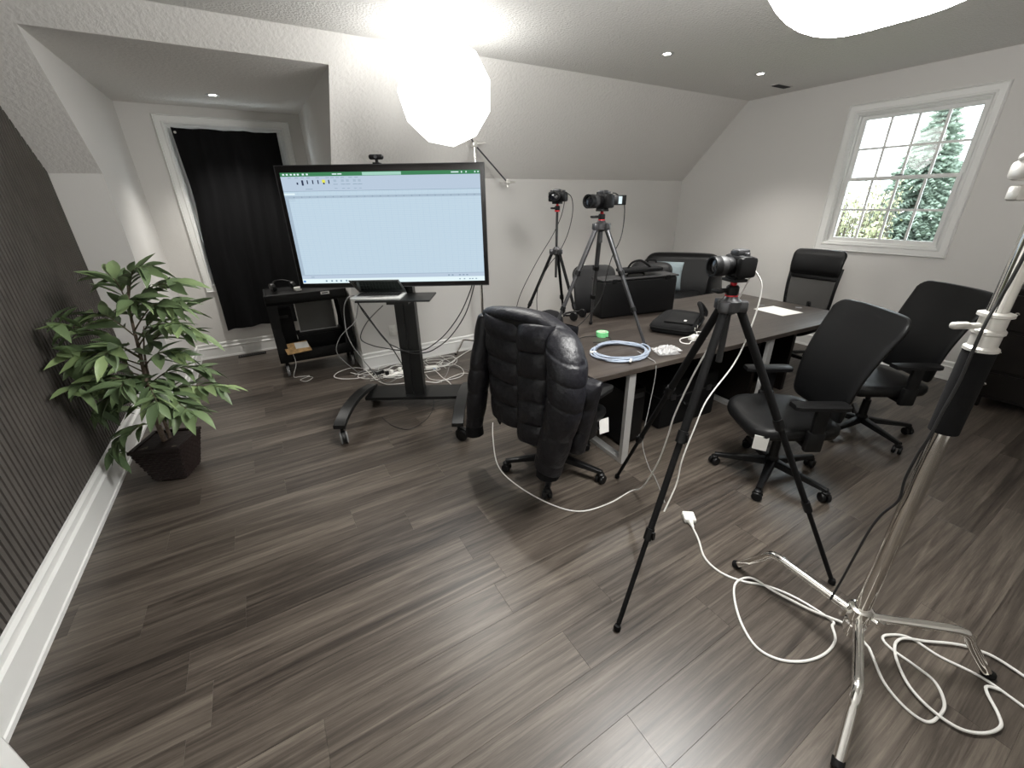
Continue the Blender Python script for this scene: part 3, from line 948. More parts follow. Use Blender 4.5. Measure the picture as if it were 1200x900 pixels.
m = MB(); m.rbox((0.19, 0, 0.34), (0.07, 0.32, 0.42), 0.03, 3); m.obj('pocket', 'leather_grey', bp_)

# ------------------------------------------------------------------ dresser by the right wall
dr = root('drawer_chest', 'dark wood chest of drawers with small silver knobs by the window wall', 'dresser', (5.36, 0.045, 0), 0)
m = MB(); m.bb(-0.25, 0.25, -0.74, 0.74, 0.09, 0.98); m.obj('carcass', 'dark_wood', dr, smooth=0)
m = MB(); m.rbox((0, 0, 0.995), (0.54, 1.54, 0.03), 0.006); m.obj('top', 'dark_wood', dr)
for sx in (-0.22, 0.22):
    for sy in (-0.70, 0.70):
        m = MB(); m.bb(sx-0.025, sx+0.025, sy-0.03, sy+0.03, 0, 0.09); m.obj('foot', 'dark_wood', dr, smooth=0)
for i, (z0, z1) in enumerate(((0.115, 0.315), (0.345, 0.65), (0.68, 0.955))):
    for (ya, yb) in ((0.01, 0.73), (-0.73, -0.01)):
        m = MB(); m.rbox((-0.26, (ya+yb)/2, (z0+z1)/2), (0.022, yb-ya, z1-z0), 0.004, 1); d_ = m.obj('drawer', 'dark_wood', dr, smooth=0)
        for ky in (yb-0.05, ya+0.05):
            m = MB(); m.lathe([(0.004, 0), (0.005, 0.012), (0.013, 0.018), (0.014, 0.024), (0.008, 0.030)], 14, (-0.271, ky, (z0+z1)/2), Matrix.Rotation(R(-90), 4, 'Y')); m.obj('knob', 'chrome', d_)

# ------------------------------------------------------------------ boxes in the shade under the table
ub = root('computer_tower', 'black computer tower standing under the table beside the silver leg', 'computer', (2.14, 2.12, 0), R(-4))
m = MB(); m.rbox((0, 0, 0.235), (0.20, 0.46, 0.43), 0.008); m.obj('case', 'black_plastic', ub)
m = MB(); m.box((0, -0.235, 0.40), (0.15, 0.006, 0.04)); m.obj('drive_bay', 'dark_grey', ub)
for sy in (-0.17, 0.17):
    for sx in (-0.07, 0.07):
        m = MB(); m.cyl((sx, sy, 0), (sx, sy, 0.022), 0.014, n=8); m.obj('foot', 'black_matte', ub)
ub = root('equipment_case', 'black latched equipment case on the floor under the table', 'case', (2.78, 2.10, 0), R(-4))
m = MB(); m.rbox((0, 0, 0.20), (0.62, 0.42, 0.40), 0.02); m.obj('shell', 'black_matte', ub)
m = MB(); m.box((0, 0, 0.27), (0.626, 0.426, 0.012)); m.obj('lid_rim', 'dark_grey', ub)
for sx in (-0.2, 0.2):
    m = MB(); m.rbox((sx, -0.216, 0.27), (0.05, 0.014, 0.05), 0.004); m.obj('latch', 'gunmetal', ub)
m = MB(); m.tube(spline([(-0.07, -0.21, 0.20), (-0.06, -0.235, 0.185), (0.06, -0.235, 0.185), (0.07, -0.21, 0.20)], 4), 0.008, 8); m.obj('handle', 'black_plastic', ub)

# ------------------------------------------------------------------ rolling display
TVO, TVR = (0.921, 3.394, 0), R(-30.43)
tv = root('rolling_display', 'large flat screen on a black rolling stand showing a spreadsheet', 'television', TVO, TVR)
SW, Z0, Z1 = 1.478, 1.103, 1.955
m = MB()
m.rbox((0, -0.052, (Z0+Z1)/2), (SW, 0.05, Z1-Z0), 0.006, 2)
m.rbox((0, -0.012, (Z0+Z1)/2), (SW*0.86, 0.05, (Z1-Z0)*0.8), 0.02, 2)
m.obj('panel_housing', 'tv_frame', tv)
m = MB()      # thin aluminium rim round the housing
AF = lambda u, v_, d: (u, -0.0775-d, v_)
sweep_frame(m, AF, -SW/2-0.003, SW/2+0.003, Z0-0.003, Z1+0.003, [(0, -0.04), (0, 0.003), (0.004, 0.003), (0.004, -0.04)])
m.obj('metal_rim', 'gunmetal', tv)
bz = 0.030
sx0, sx1, sz0, sz1 = -SW/2+bz, SW/2-bz, Z0+bz+0.004, Z1-bz-0.014
m = MB(); m.quad((sx0, -0.0782, sz0), (sx1, -0.0782, sz0), (sx1, -0.0782, sz1), (sx0, -0.0782, sz1))
scr = m.obj('screen', 'sheet', tv, smooth=0)
UI = ['ui_green', 'ui_search', 'ui_ribbon', 'ui_bar', 'ui_line', 'ui_white', 'ui_ink', 'ui_yellow', 'ui_blue']
m = MB()
def ui(k, u0, u1, v0, v1, layer=1):
    """u 0..1 across, v 0..1 down from the top of the picture"""
    m.cur = UI.index(k)
    xx = lambda u: sx0+(sx1-sx0)*u
    zz = lambda v_: sz1-(sz1-sz0)*v_
    yy = -0.0782-0.0003*layer
    m.quad((xx(u0), yy, zz(v1)), (xx(u1), yy, zz(v1)), (xx(u1), yy, zz(v0)), (xx(u0), yy, zz(v0)))
ui('ui_green', 0, 1, 0, 0.033); ui('ui_search', 0.41, 0.605, 0.004, 0.030, 2)
for u in (0.012, 0.03, 0.05, 0.068, 0.085, 0.11, 0.13): ui('ui_white', u, u+0.010, 0.010, 0.023, 2)
ui('ui_white', 0.26, 0.283, 0.012, 0.021, 2); ui('ui_white', 0.287, 0.308, 0.012, 0.021, 2)
ui('ui_white', 0.855, 0.893, 0.011, 0.020, 2)
for u in (0.905, 0.928, 0.972, 0.988): ui('ui_white', u, u+0.006, 0.009, 0.022, 2)
ui('ui_ribbon', 0, 1, 0.033, 0.155)
for i, u in enumerate((0.035, 0.07, 0.10, 0.13, 0.175, 0.225, 0.25, 0.275, 0.30, 0.34, 0.37)): ui('ui_line', u, u+0.017, 0.043, 0.047, 2)
for i, u in enumerate((0.075, 0.10, 0.127, 0.154, 0.181, 0.208, 0.235)):
    k = 'ui_yellow' if i == 5 else 'ui_ink'
    if i in (0,): ui('ui_ink', u, u+0.008, 0.082, 0.100, 2)
    elif i == 5:
        ui('ui_yellow', u-0.004, u+0.012, 0.062, 0.088, 2); ui('ui_ink', u, u+0.008, 0.086, 0.100, 3)
    else: ui('ui_ink', u, u+(0.010 if i == 1 else 0.006), 0.064, 0.108 if i == 1 else 0.096, 2)
ui('ui_line', 0.115, 0.15, 0.137, 0.141, 2)
for u in (0.262, 0.30, 0.325, 0.36, 0.385):
    ui('ui_bar', u, u+0.014, 0.062, 0.082, 2); ui('ui_line', u-0.003, u+0.019, 0.099, 0.103, 2); ui('ui_line', u, u+0.014, 0.134, 0.137, 2)
ui('ui_line', 0, 1, 0.154, 0.157, 2)
ui('ui_sheet' if 'ui_sheet' in UI else 'ui_white', 0.0, 0.055, 0.172, 0.186, 2)
ui('ui_bar', 0, 1, 0.195, 0.216)
for i in range(24): ui('ui_line', 0.045+i*0.040, 0.049+i*0.040, 0.202, 0.210, 2)
ui('ui_bar', 0, 0.018, 0.216, 0.915)
ui('ui_line', 0.018, 0.052, 0.219, 0.2205, 2); ui('ui_line', 0.018, 0.052, 0.233, 0.2345, 2)
ui('ui_bar', 0.0, 1, 0.915, 0.921, 2); ui('ui_ribbon', 0, 1, 0.921, 0.955)
ui('ui_bar', 0.05, 0.068, 0.93, 0.945, 2)
for u in (0.80, 0.82, 0.86, 0.88, 0.90): ui('ui_line', u, u+0.010, 0.934, 0.944, 2)
ui('ui_white', 0, 1, 0.955, 1.0)
ui('ui_blue', 0.004, 0.016, 0.970, 0.988, 2)
for u in (0.125, 0.155, 0.18, 0.205, 0.235): ui('ui_line', u, u+0.009, 0.970, 0.986, 2)
for u in (0.86, 0.885, 0.915, 0.93, 0.95): ui('ui_line', u, u+0.008, 0.974, 0.984, 2)
m.obj('spreadsheet_print', UI, scr, smooth=0)
m = MB()
m.bb(-0.049, 0.020, 0.0, 0.09, 0.12, 1.78); m.bb(0.046, 0.117, 0.0, 0.09, 0.12, 1.78); m.bb(0.018, 0.048, 0.012, 0.09, 0.12, 1.78)
m.obj('column', 'stand_black', tv, smooth=0)
m = MB(); m.rbox((0.034, 0.055, 1.52), (0.52, 0.03, 0.42), 0.004); m.obj('mount_plate', 'stand_black', tv)
m = MB(); m.bb(-0.40, 0.47, -0.06, 0.20, 0.118, 0.130); m.bb(-0.40, 0.47, -0.055, -0.045, 0.10, 0.118); m.bb(-0.40, 0.47, 0.18, 0.19, 0.10, 0.118); m.obj('base_plate', 'stand_black', tv, smooth=0)
RAIL = [(-0.615, 0.162, 0), (-0.53, 0.192, 0), (-0.39, 0.218, 0), (-0.21, 0.220, 0), (-0.03, 0.200, 0), (0.12, 0.168, 0), (0.22, 0.145, 0)]
for xs in (-0.415, 0.487):
    m = MB()
    rings = []
    for (yy, zz) in [(p.x, p.y) for p in spline(RAIL, 4)]:
        rings.append([(xs-0.045, yy, zz-0.030), (xs+0.045, yy, zz-0.030), (xs+0.045, yy, zz-0.003), (xs+0.042, yy, zz), (xs-0.042, yy, zz), (xs-0.045, yy, zz-0.003)])
    m.loft(rings); lg = m.obj('foot_rail', 'stand_black', tv, smooth=30)
    for yy, zz, az in ((-0.575, 0.135, 0.5 if xs < 0 else 1.2), (0.15, 0.12, 2.4)):
        m = MB(); A = Matrix.Translation((xs, yy, 0)) @ Matrix.Rotation(az, 4, 'Z')
        m.M = A
        m.cyl((0, 0, 0.085), (0, 0, zz+0.02), 0.013, n=8)
        rings = []
        for k in range(9):
            a = R(-15+k*25)
            rings.append([(dx_, -0.03-0.056*math.cos(a)*s0, 0.052+0.056*math.sin(a)*s0) for dx_, s0 in ((-0.014, 1), (0.014, 1), (0.014, 0.75), (-0.014, 0.75))])
        m.loft(rings); cs = m.obj('caster', 'stand_black', lg)
        for s_ in (-1, 1):
            q = MB(A); q.lathe([(0.010, -0.007), (0.042, -0.007), (0.049, -0.002), (0.049, 0.004), (0.042, 0.008), (0.010, 0.008)], 24, (s_*0.021, -0.03, 0.0495), Matrix.Rotation(R(90), 4, 'Y')); q.obj('wheel', 'grey_plastic' if xs < 0 else 'stand_black', lg)
m = MB(); m.rbox((0.022, -0.135, 1.028), (0.565, 0.30, 0.014), 0.004, 1); m.bb(-0.05, 0.12, -0.20, 0.0, 0.985, 1.02); m.obj('shelf', 'stand_black', tv, smooth=0)

def on_tv(x, y, z=0):
    c, s_ = math.cos(TVR), math.sin(TVR)
    return (TVO[0]+x*c-y*s_, TVO[1]+x*s_+y*c, z)
lp = root('laptop', 'silver laptop half closed on the shelf below the big screen', 'laptop', on_tv(-0.11, -0.15, 1.0352), TVR)
m = MB(); m.rbox((0, -0.0, 0.009), (0.375, 0.225, 0.018), 0.005); m.obj('base', 'alu', lp)
m = MB(); m.box((0, 0.02, 0.0185), (0.33, 0.12, 0.002)); kb = m.obj('keyboard', 'grey_plastic', lp)
for i in range(5):
    for j in range(13):
        pass
m = MB()
for i in range(5):
    for j in range(13):
        m.box((-0.150+j*0.025, -0.028+i*0.0235, 0.0205), (0.019, 0.018, 0.002))
k_ = m.obj('keys', 'dark_grey', kb, smooth=0)
m = MB(); m.box((0, -0.075, 0.0185), (0.10, 0.06, 0.0012)); m.obj('trackpad', 'silver', lp)
ml = Matrix.Translation((0, 0.107, 0.018)) @ Matrix.Rotation(R(57), 4, 'X')
m = MB(ml); m.rbox((0, 0.002, 0.115), (0.375, 0.008, 0.225), 0.003); ld_ = m.obj('lid', 'laptop_dark', lp)
m = MB(ml); m.box((0, -0.0028, 0.118), (0.352, 0.002, 0.198)); m.obj('display', 'laptop_screen', ld_)
m = MB(); m.cyl((-0.16, 0.108, 0.017), (0.16, 0.108, 0.017), 0.007, n=10); m.obj('hinge', 'gunmetal', lp)

wc = root('webcam', 'small black webcam clipped on top of the big screen', 'camera', on_tv(-0.02, -0.045, Z1+0.003), TVR)
m = MB(); m.rbox((0, 0, 0.005), (0.05, 0.06, 0.010), 0.003); m.box((0, 0.028, -0.02), (0.04, 0.006, 0.05)); m.cyl((0, 0, 0.01), (0, 0, 0.035), 0.011, n=10); m.obj('clip', 'black_plastic', wc)
m = MB(); m.rbox((0, -0.005, 0.045), (0.105, 0.03, 0.034), 0.014, 3); m.obj('body', 'black_plastic', wc)
m = MB(); m.lathe([(0.002, 0.0), (0.011, 0.0), (0.012, 0.006)], 14, (0, -0.020, 0.045), Matrix.Rotation(R(90), 4, 'X')); m.obj('lens', 'lens_glass', wc)

# ------------------------------------------------------------------ utility cart in the dormer
ct = root('utility_cart', 'black plastic utility cart in front of the black curtain', 'cart', (0.362, 5.03, 0), R(-1))
CW, CD = 0.775, 0.46
def tray(z0, z1, lip):
    m = MB()
    m.rbox((0, 0, z0+0.02), (CW, CD, 0.04), 0.008)
    for s_ in (-1, 1):
        m.rbox((0, s_*(CD/2-0.012), (z0+z1)/2), (CW, 0.024, z1-z0), 0.008)
        m.rbox((s_*(CW/2-0.012), 0, (z0+z1)/2), (0.024, CD, z1-z0), 0.008)
    return m
tray(0.775, 0.880, 0).obj('top_tray', 'cart_plastic', ct)
tray(0.165, 0.285, 0).obj('bottom_tray', 'cart_plastic', ct)
m = MB(); m.rbox((0, 0, 0.868), (CW-0.05, CD-0.05, 0.012), 0.003); m.obj('top_surface', 'cart_plastic', ct)
for sx in (-1, 1):
    for sy in (-1, 1):
        m = MB()
        m.loft([[(sx*(CW/2-0.002), sy*(CD/2-0.002), z), (sx*(CW/2-d), sy*(CD/2-0.002), z), (sx*(CW/2-d), sy*(CD/2-0.03), z), (sx*(CW/2-0.03), sy*(CD/2-0.03), z), (sx*(CW/2-0.03), sy*(CD/2-d), z), (sx*(CW/2-0.002), sy*(CD/2-d), z)] for z, d in ((0.27, 0.105), (0.5, 0.085), (0.79, 0.10))])
        m.obj('leg', 'cart_plastic', ct, smooth=0)
        m = MB(); cx_, cy_ = sx*(CW/2-0.055), sy*(CD/2-0.05)
        m.cyl((cx_, cy_, 0.11), (cx_, cy_, 0.17), 0.014, n=8); m.box((cx_-0.02, cy_, 0.10), (0.006, 0.05, 0.09)); m.box((cx_+0.02, cy_, 0.10), (0.006, 0.05, 0.09))
        c_ = m.obj('caster', 'black_plastic', ct)
        m = MB(); m.lathe([(0.01, -0.014), (0.056, -0.014), (0.062, -0.008), (0.062, 0.008), (0.056, 0.014), (0.01, 0.014)], 24, (cx_, cy_, 0.0625), Matrix.Rotation(R(90), 4, 'Y')); m.obj('wheel', 'grey_plastic' if sy < 0 else 'black_plastic', c_)
m = MB(); m.box((0.175, -CD/2-0.0012, 0.855), (0.085, 0.002, 0.028)); m.obj('name_plate', 'paper', ct, smooth=0)
m = MB(); m.box((0.175, -CD/2-0.0026, 0.855), (0.060, 0.001, 0.010)); m.obj('name_print', 'dark_grey', ct, smooth=0)
bx = root('storage_box', 'low black box on the cart bottom shelf under the grey panel', 'box', (0.43, 5.06, 0.205), R(-1))
m = MB(); m.rbox((0, 0, 0.10), (0.46, 0.20, 0.20), 0.008); m.obj('body', 'black_matte', bx)
m = MB(); m.rbox((0, 0, 0.195), (0.47, 0.21, 0.018), 0.004); m.obj('lid', 'black_plastic', bx)
gb = root('framed_panel', 'grey framed panel standing inside the open cart', 'panel', (0.42, 5.06, 0.412), R(-1))
m = MB(); m.bb(-0.19, 0.20, -0.006, 0.006, 0.0, 0.34); m.obj('board', 'board_grey', gb, smooth=0)
m = MB(); sweep_frame(m, lambda u, v_, d: (u, -0.006-d, v_), -0.19, 0.20, 0, 0.34, [(0, -0.008), (0, 0.004), (0.010, 0.004), (0.010, 0.0)]); m.obj('frame', 'silver', gb, smooth=0)
bx = root('speaker_box', 'tall narrow black box at the left inside the open cart', 'box', (0.105, 5.12, 0.205), R(-1))
m = MB(); m.rbox((0, 0, 0.24), (0.18, 0.14, 0.48), 0.008); m.obj('body', 'black_matte', bx)
m = MB(); m.box((0, -0.071, 0.40), (0.10, 0.004, 0.03)); m.obj('handle_slot', 'dark_grey', bx)
en = root('brown_envelope', 'brown padded envelope with a white address label on the cart bottom shelf', 'envelope', (0.16, 4.825, 0.305), R(10))
en.rotation_euler = (R(24), 0, R(10))
m = MB(); m.rbox((0, 0, 0.006), (0.24, 0.17, 0.012), 0.004); m.obj('envelope_body', 'envelope', en)
m = MB(); m.box((0.05, 0.02, 0.0126), (0.13, 0.10, 0.001), rz=R(-6)); m.obj('address_label', 'paper', en)
hs = root('headset', 'black headset lying on top of the utility cart', 'headset', (0.13, 4.98, 0.880), R(20))
m = MB(); m.lathe([(0.02, -0.022), (0.045, -0.018), (0.048, 0.0), (0.042, 0.020), (0.01, 0.022)], 18, (-0.06, 0, 0.052), Matrix.Rotation(R(80), 4, 'Y')); m.obj('ear_cup', 'black_plastic', hs)
m = MB(); m.lathe([(0.02, -0.022), (0.045, -0.018), (0.048, 0.0), (0.042, 0.020), (0.01, 0.022)], 18, (0.14, -0.01, 0.046), Matrix.Rotation(R(70), 4, 'Y')); m.obj('ear_cup', 'black_plastic', hs)
m = MB(); m.tube(spline([(-0.06, 0.0, 0.085), (0.0, 0.08, 0.10), (0.05, 0.10, 0.10), (0.10, 0.07, 0.095), (0.14, -0.01, 0.08)], 5), 0.009, 8); m.obj('headband', 'black_plastic', hs)
ch = root('charger_plug', 'white charger plug lying on the cart beside the headset', 'charger', (0.295, 4.93, 0.880), R(15))
m = MB(); m.rbox((0, 0, 0.02), (0.07, 0.045, 0.04), 0.008); m.obj('body', 'white_plastic', ch)
for s_ in (-1, 1):
    m = MB(); m.box((0.045, s_*0.008, 0.02), (0.02, 0.002, 0.007)); m.obj('prong', 'chrome', ch)

# ------------------------------------------------------------------ potted ficus
def plant():
    P = root('potted_ficus', 'leafy artificial ficus in a dark woven square basket by the slatted wall', 'plant', (-0.795, 3.30, 0), R(-20))
    rg = random.Random(11)
    # woven basket pot: stacked rows, slightly wavy
    rows = 13
    pot = None
    H_ = 0.265
    m = MB()
    m.loft([[(c*(0.085+0.045*f), s_*(0.085+0.045*f), 0.004+f*(H_-0.01)) for c, s_ in ((-1, -1), (1, -1), (1, 1), (-1, 1))] for f in (0, 1)], cap=True)
    pot = m.obj('basket', 'basket', P, smooth=0)
    for i in range(rows):
        f = (i+0.5)/rows; hw = 0.090+0.048*f
        z = 0.010+f*(H_-0.02)
        pts = []
        ns = 11
        for side in range(4):
            for k in range(ns):
                t_ = -1+2*k/ns
                wv = 0.0035*(1 if (k+i) % 2 else -1)
                a, b_ = t_*hw, -(hw+wv)
                ca, sa = math.cos(side*math.pi/2), math.sin(side*math.pi/2)
                pts.append((a*ca-b_*sa, a*sa+b_*ca, z))
        pts.append(pts[0]); 
        q = MB(); q.tube(pts, H_/rows*0.54, 5, cap=False); q.obj('weave_band', 'basket', pot, smooth=60)
    q = MB(); sweep_frame(q, lambda u, v_, d: (u, v_, H_+d), -0.148, 0.148, -0.148, 0.148, [(0, -0.012), (0.0, 0.006), (0.010, 0.010), (0.020, 0.004), (0.020, -0.012)]); q.obj('basket_rim', 'basket', pot)
    q = MB(); q.grid(lambda u, v_: Vector((-0.135+0.27*u, -0.135+0.27*v_, H_-0.022+0.012*math.sin(u*9)*math.sin(v_*8)+0.01*rg.random())), 14, 14); q.obj('soil', 'soil', P, smooth=60)
    Mi = Matrix.Rotation(R(20), 3, 'Z')
    base = Vector((-0.795, 3.30, 0))
    def loc(wv): return Mi @ (Vector(wv)-base)
    trunks = [
        [(-0.805, 3.31, 0.24), (-0.80, 3.30, 0.45), (-0.775, 3.30, 0.68), (-0.745, 3.29, 0.90), (-0.72, 3.29, 1.12), (-0.68, 3.30, 1.30)],
        [(-0.775, 3.33, 0.24), (-0.77, 3.33, 0.45), (-0.765, 3.33, 0.66), (-0.74, 3.35, 0.86), (-0.70, 3.38, 1.02)]]
    for i, t_ in enumerate(trunks):
        pts = spline([loc(p) for p in t_], 5); k = len(pts)
        q = MB(); q.tube(pts, [(0.017 if i == 0 else 0.012)*(1-0.72*j/(k-1)) for j in range(k)], 9); q.obj('trunk', 'bark', P, smooth=60)
    # leaf mesh: lanceolate, folded along the midrib, curved down to its tip
    def leaf_mesh(curl, wd):
        q = MB()
        prof = [(0.0, 0.06), (0.12, 0.45), (0.32, 0.95), (0.52, 1.0), (0.75, 0.68), (0.92, 0.24), (1.0, 0.0)]
        vs = []; fs = []
        for (t_, w_) in prof:
            z = -curl*t_*t_
            for s_ in (-1, 0, 1):
                vs.append((t_, s_*w_*wd, z+abs(s_)*w_*wd*0.35))
        for i in range(len(prof)-1):
            for j in range(2):
                fs.append((i*3+j, (i+1)*3+j, (i+1)*3+j+1, i*3+j+1))
        q.add(vs, fs)
        return q.mesh('leaf', 'leaf', 80)
    LM = [leaf_mesh(0.10, 0.16), leaf_mesh(0.28, 0.145), leaf_mesh(0.45, 0.17)]
    more = MB()
    def put_leaf(p, d, L, single=True):
        d = d.normalized()
        if (base+Matrix.Rotation(R(-20), 3, 'Z') @ (p+d*L*1.05)).x < XL+0.03:
            return
        x = d; up_ = Vector((0, 0, 1))
        yv = up_.cross(x)
        yv = yv.normalized() if yv.length > 1e-3 else Vector((0, 1, 0))
        zv = x.cross(yv)
        rot = Matrix((x, yv, zv)).transposed().to_4x4() @ Matrix.Rotation(rg.uniform(-0.7, 0.7), 4, 'X')
        if not single:      # leaves past the first three hundred are joined
            me_ = LM[rg.randrange(3)]
            T_ = Matrix.Translation(p) @ rot @ Matrix.Diagonal((L, L, L, 1))
            more.add([T_ @ v_.co for v_ in me_.vertices], [tuple(f_.vertices) for f_ in me_.polygons])
            return
        o = bpy.data.objects.new('leaf', LM[rg.randrange(3)])
        COL.objects.link(o); o.parent = P
        o.matrix_local = Matrix.Translation(p) @ rot @ Matrix.Diagonal((L, L, L, 1))
    rv = Vector((0.856, -0.517, 0)); dv = Vector((0.517, 0.856, 0))
    # branches: (start height along the trunk, sideways reach, depth reach, end height)
    br = [(0.40, -0.30, -0.28, 0.30), (0.46, 0.34, -0.08, 0.52), (0.52, -0.34, -0.10, 0.50), (0.55, 0.44, 0.05, 0.62), (0.58, 0.36, -0.16, 0.56),
          (0.60, -0.38, -0.30, 0.58), (0.63, -0.46, -0.18, 0.70), (0.66, 0.30, 0.12, 0.72), (0.68, 0.26, -0.25, 0.66), (0.70, -0.34, -0.12, 0.66), (0.72, -0.36, -0.3, 0.82),
          (0.75, -0.50, -0.40, 0.98), (0.78, 0.27, 0.0, 0.86), (0.80, -0.24, -0.22, 0.90), (0.84, -0.48, -0.36, 1.16), (0.88, 0.34, 0.05, 1.00), (0.92, 0.38, -0.10, 1.10),
          (0.95, 0.24, 0.12, 1.14), (0.98, -0.20, -0.05, 1.16), (1.02, 0.32, 0.0, 1.22), (1.06, 0.15, -0.10, 1.26), (1.10, 0.28, 0.05, 1.34), (1.16, -0.06, 0.02, 1.38), (1.22, 0.14, 0.02, 1.44), (0.64, 0.08, -0.24, 0.76), (0.85, 0.05, -0.26, 0.96), (0.66, -0.16, -0.30, 0.78)]
    tp = [Vector(p) for p in trunks[0]]
    nl = 0
    for (h0, sr, dp, h1) in br:
        for i in range(len(tp)-1):
            if tp[i].z <= h0 <= tp[i+1].z:
                f = (h0-tp[i].z)/(tp[i+1].z-tp[i].z); s0 = tp[i].lerp(tp[i+1], f); break
        e = s0+rv*sr+dv*dp; e.z = h1-0.10*max(0, h1-0.9)
        e.x = max(e.x, -1.06)
        mid = s0.lerp(e, 0.5)+Vector((0, 0, 0.06))
        pts = spline([loc(s0), loc(mid), loc(e)], 6); k = len(pts)
        q = MB(); q.tube(pts, [0.005*(1-0.7*j/(k-1)) for j in range(k)], 5); q.obj('branch', 'twig', P, smooth=60)
        n = 11
        for j in range(n):
            f = 0.22+0.78*j/(n-1)
            ii = f*(k-1); i0 = min(k-2, int(ii)); p = pts[i0].lerp(pts[i0+1], ii-i0)
            t_ = (pts[min(k-1, i0+1)]-pts[i0]).normalized()
            sd = t_.cross(Vector((0, 0, 1))).normalized()*(1 if j % 2 else -1)
            d = t_*rg.uniform(0.5, 1.1)+sd*rg.uniform(0.3, 0.9)*(0.3 if j == n-1 else 1)+Vector((0, 0, rg.uniform(-0.55, 0.35)))
            L = rg.uniform(0.12, 0.20)
            tipw = base+Matrix.Rotation(R(-20), 3, 'Z') @ (p+d.normalized()*L)
            if tipw.x < XL+0.015: d = d+Mi @ Vector((1.3, -0.4, 0))
            put_leaf(p, d, L); nl += 1
            if j % 5 != 4:
                d2 = t_*rg.uniform(0.3, 1.0)-sd*rg.uniform(0.3, 1.0)+Vector((0, 0, rg.uniform(-0.6, 0.5)))
                L2 = rg.uniform(0.10, 0.16)
                tipw = base+Matrix.Rotation(R(-20), 3, 'Z') @ (p+d2.normalized()*L2)
                if tipw.x < XL+0.015: d2 = d2+Mi @ Vector((1.3, -0.4, 0))
                put_leaf(p, d2, L2, False)
    mo = more.obj('foliage', 'leaf', P, smooth=80); mo['kind'] = 'stuff'
plant()

# ------------------------------------------------------------------ tripods and cameras
def tripod(label, loc, apex, feet, col_up, legmat, thick=1.0, z0=0.0, low_col=0.25, head_rz=0.0, grp='camera tripods'):
    """feet: local xy on the floor of this thing, apex: height of the shoulder"""
    t_ = root('camera_tripod', label, 'tripod', loc, 0, grp)
    for fx, fy in feet:
        L = math.hypot(fx, fy); ux, uy = fx/L, fy/L
        a = Vector((ux*0.035, uy*0.035, apex-0.01)); e = Vector((fx, fy, 0.016))
        P = lambda f: a.lerp(e, f)
        m = MB(); m.tube([P(0), P(0.40)], 0.0145*thick, 12); lg = m.obj('leg', legmat, t_)
        m = MB(); m.tube([P(0.38), P(0.70)], 0.0115*thick, 12); m.obj('leg_section', legmat, lg)
        m = MB(); m.tube([P(0.69), P(0.985)], 0.0090*thick, 12); m.obj('leg_section', legmat, lg)
        for f, r_ in ((0.385, 0.0185), (0.69, 0.0155)):
            m = MB(); m.tube([P(f-0.018), P(f+0.018)], r_*thick, 12); 
            q = P(f); s_ = Vector((-uy, ux, 0))
            m.box(q+s_*0.016*thick, (0.012, 0.012, 0.036)); m.obj('leg_lock', 'black_plastic', lg)
        m = MB(); m.lathe([(0.006, -0.016), (0.015, -0.012), (0.016, 0.0), (0.012, 0.014)], 12, e); m.obj('rubber_foot', 'black_matte', lg)
        m = MB(); m.rbox((ux*0.045, uy*0.045, apex-0.012), (0.042, 0.042, 0.045), 0.008, 2, rz=math.atan2(uy, ux)); m.obj('leg_hinge', 'gunmetal', lg)
    m = MB(); m.lathe([(0.020, apex-0.045), (0.042, apex-0.03), (0.044, apex+0.008), (0.030, apex+0.016), (0.022, apex+0.03)], 18); m.obj('shoulder', 'gunmetal', t_)
    m = MB(); m.cyl((0, 0, apex-low_col), (0, 0, apex+col_up), 0.0115*thick, n=12); m.obj('center_column', 'dark_grey', t_)
    zt = apex+col_up
    m = MB(); m.lathe([(0.024, zt), (0.024, zt+0.012)], 18); m.obj('panning_ring', 'red', t_)
    m = MB(); m.lathe([(0.022, zt+0.012), (0.024, zt+0.02), (0.024, zt+0.042), (0.019, zt+0.048)], 18); bh = m.obj('ball_head', 'black_plastic', t_)
    m = MB(); A = Matrix.Rotation(head_rz, 4, 'Z'); m.M = A
    m.cyl((0.02, 0, zt+0.03), (0.055, 0, zt+0.03), 0.009, n=10); m.rbox((0.066, 0, zt+0.03), (0.028, 0.045, 0.016), 0.006); m.obj('lock_knob', 'black_plastic', bh)
    m = MB(); m.lathe([(0.010, zt+0.047), (0.013, zt+0.055), (0.010, zt+0.064)], 14); m.obj('ball_stem', 'red', t_)
    m = MB(); m.M = A; m.rbox((0, 0, zt+0.070), (0.06, 0.075, 0.012), 0.003); m.obj('release_plate', 'black_plastic', t_)
    return zt+0.0765
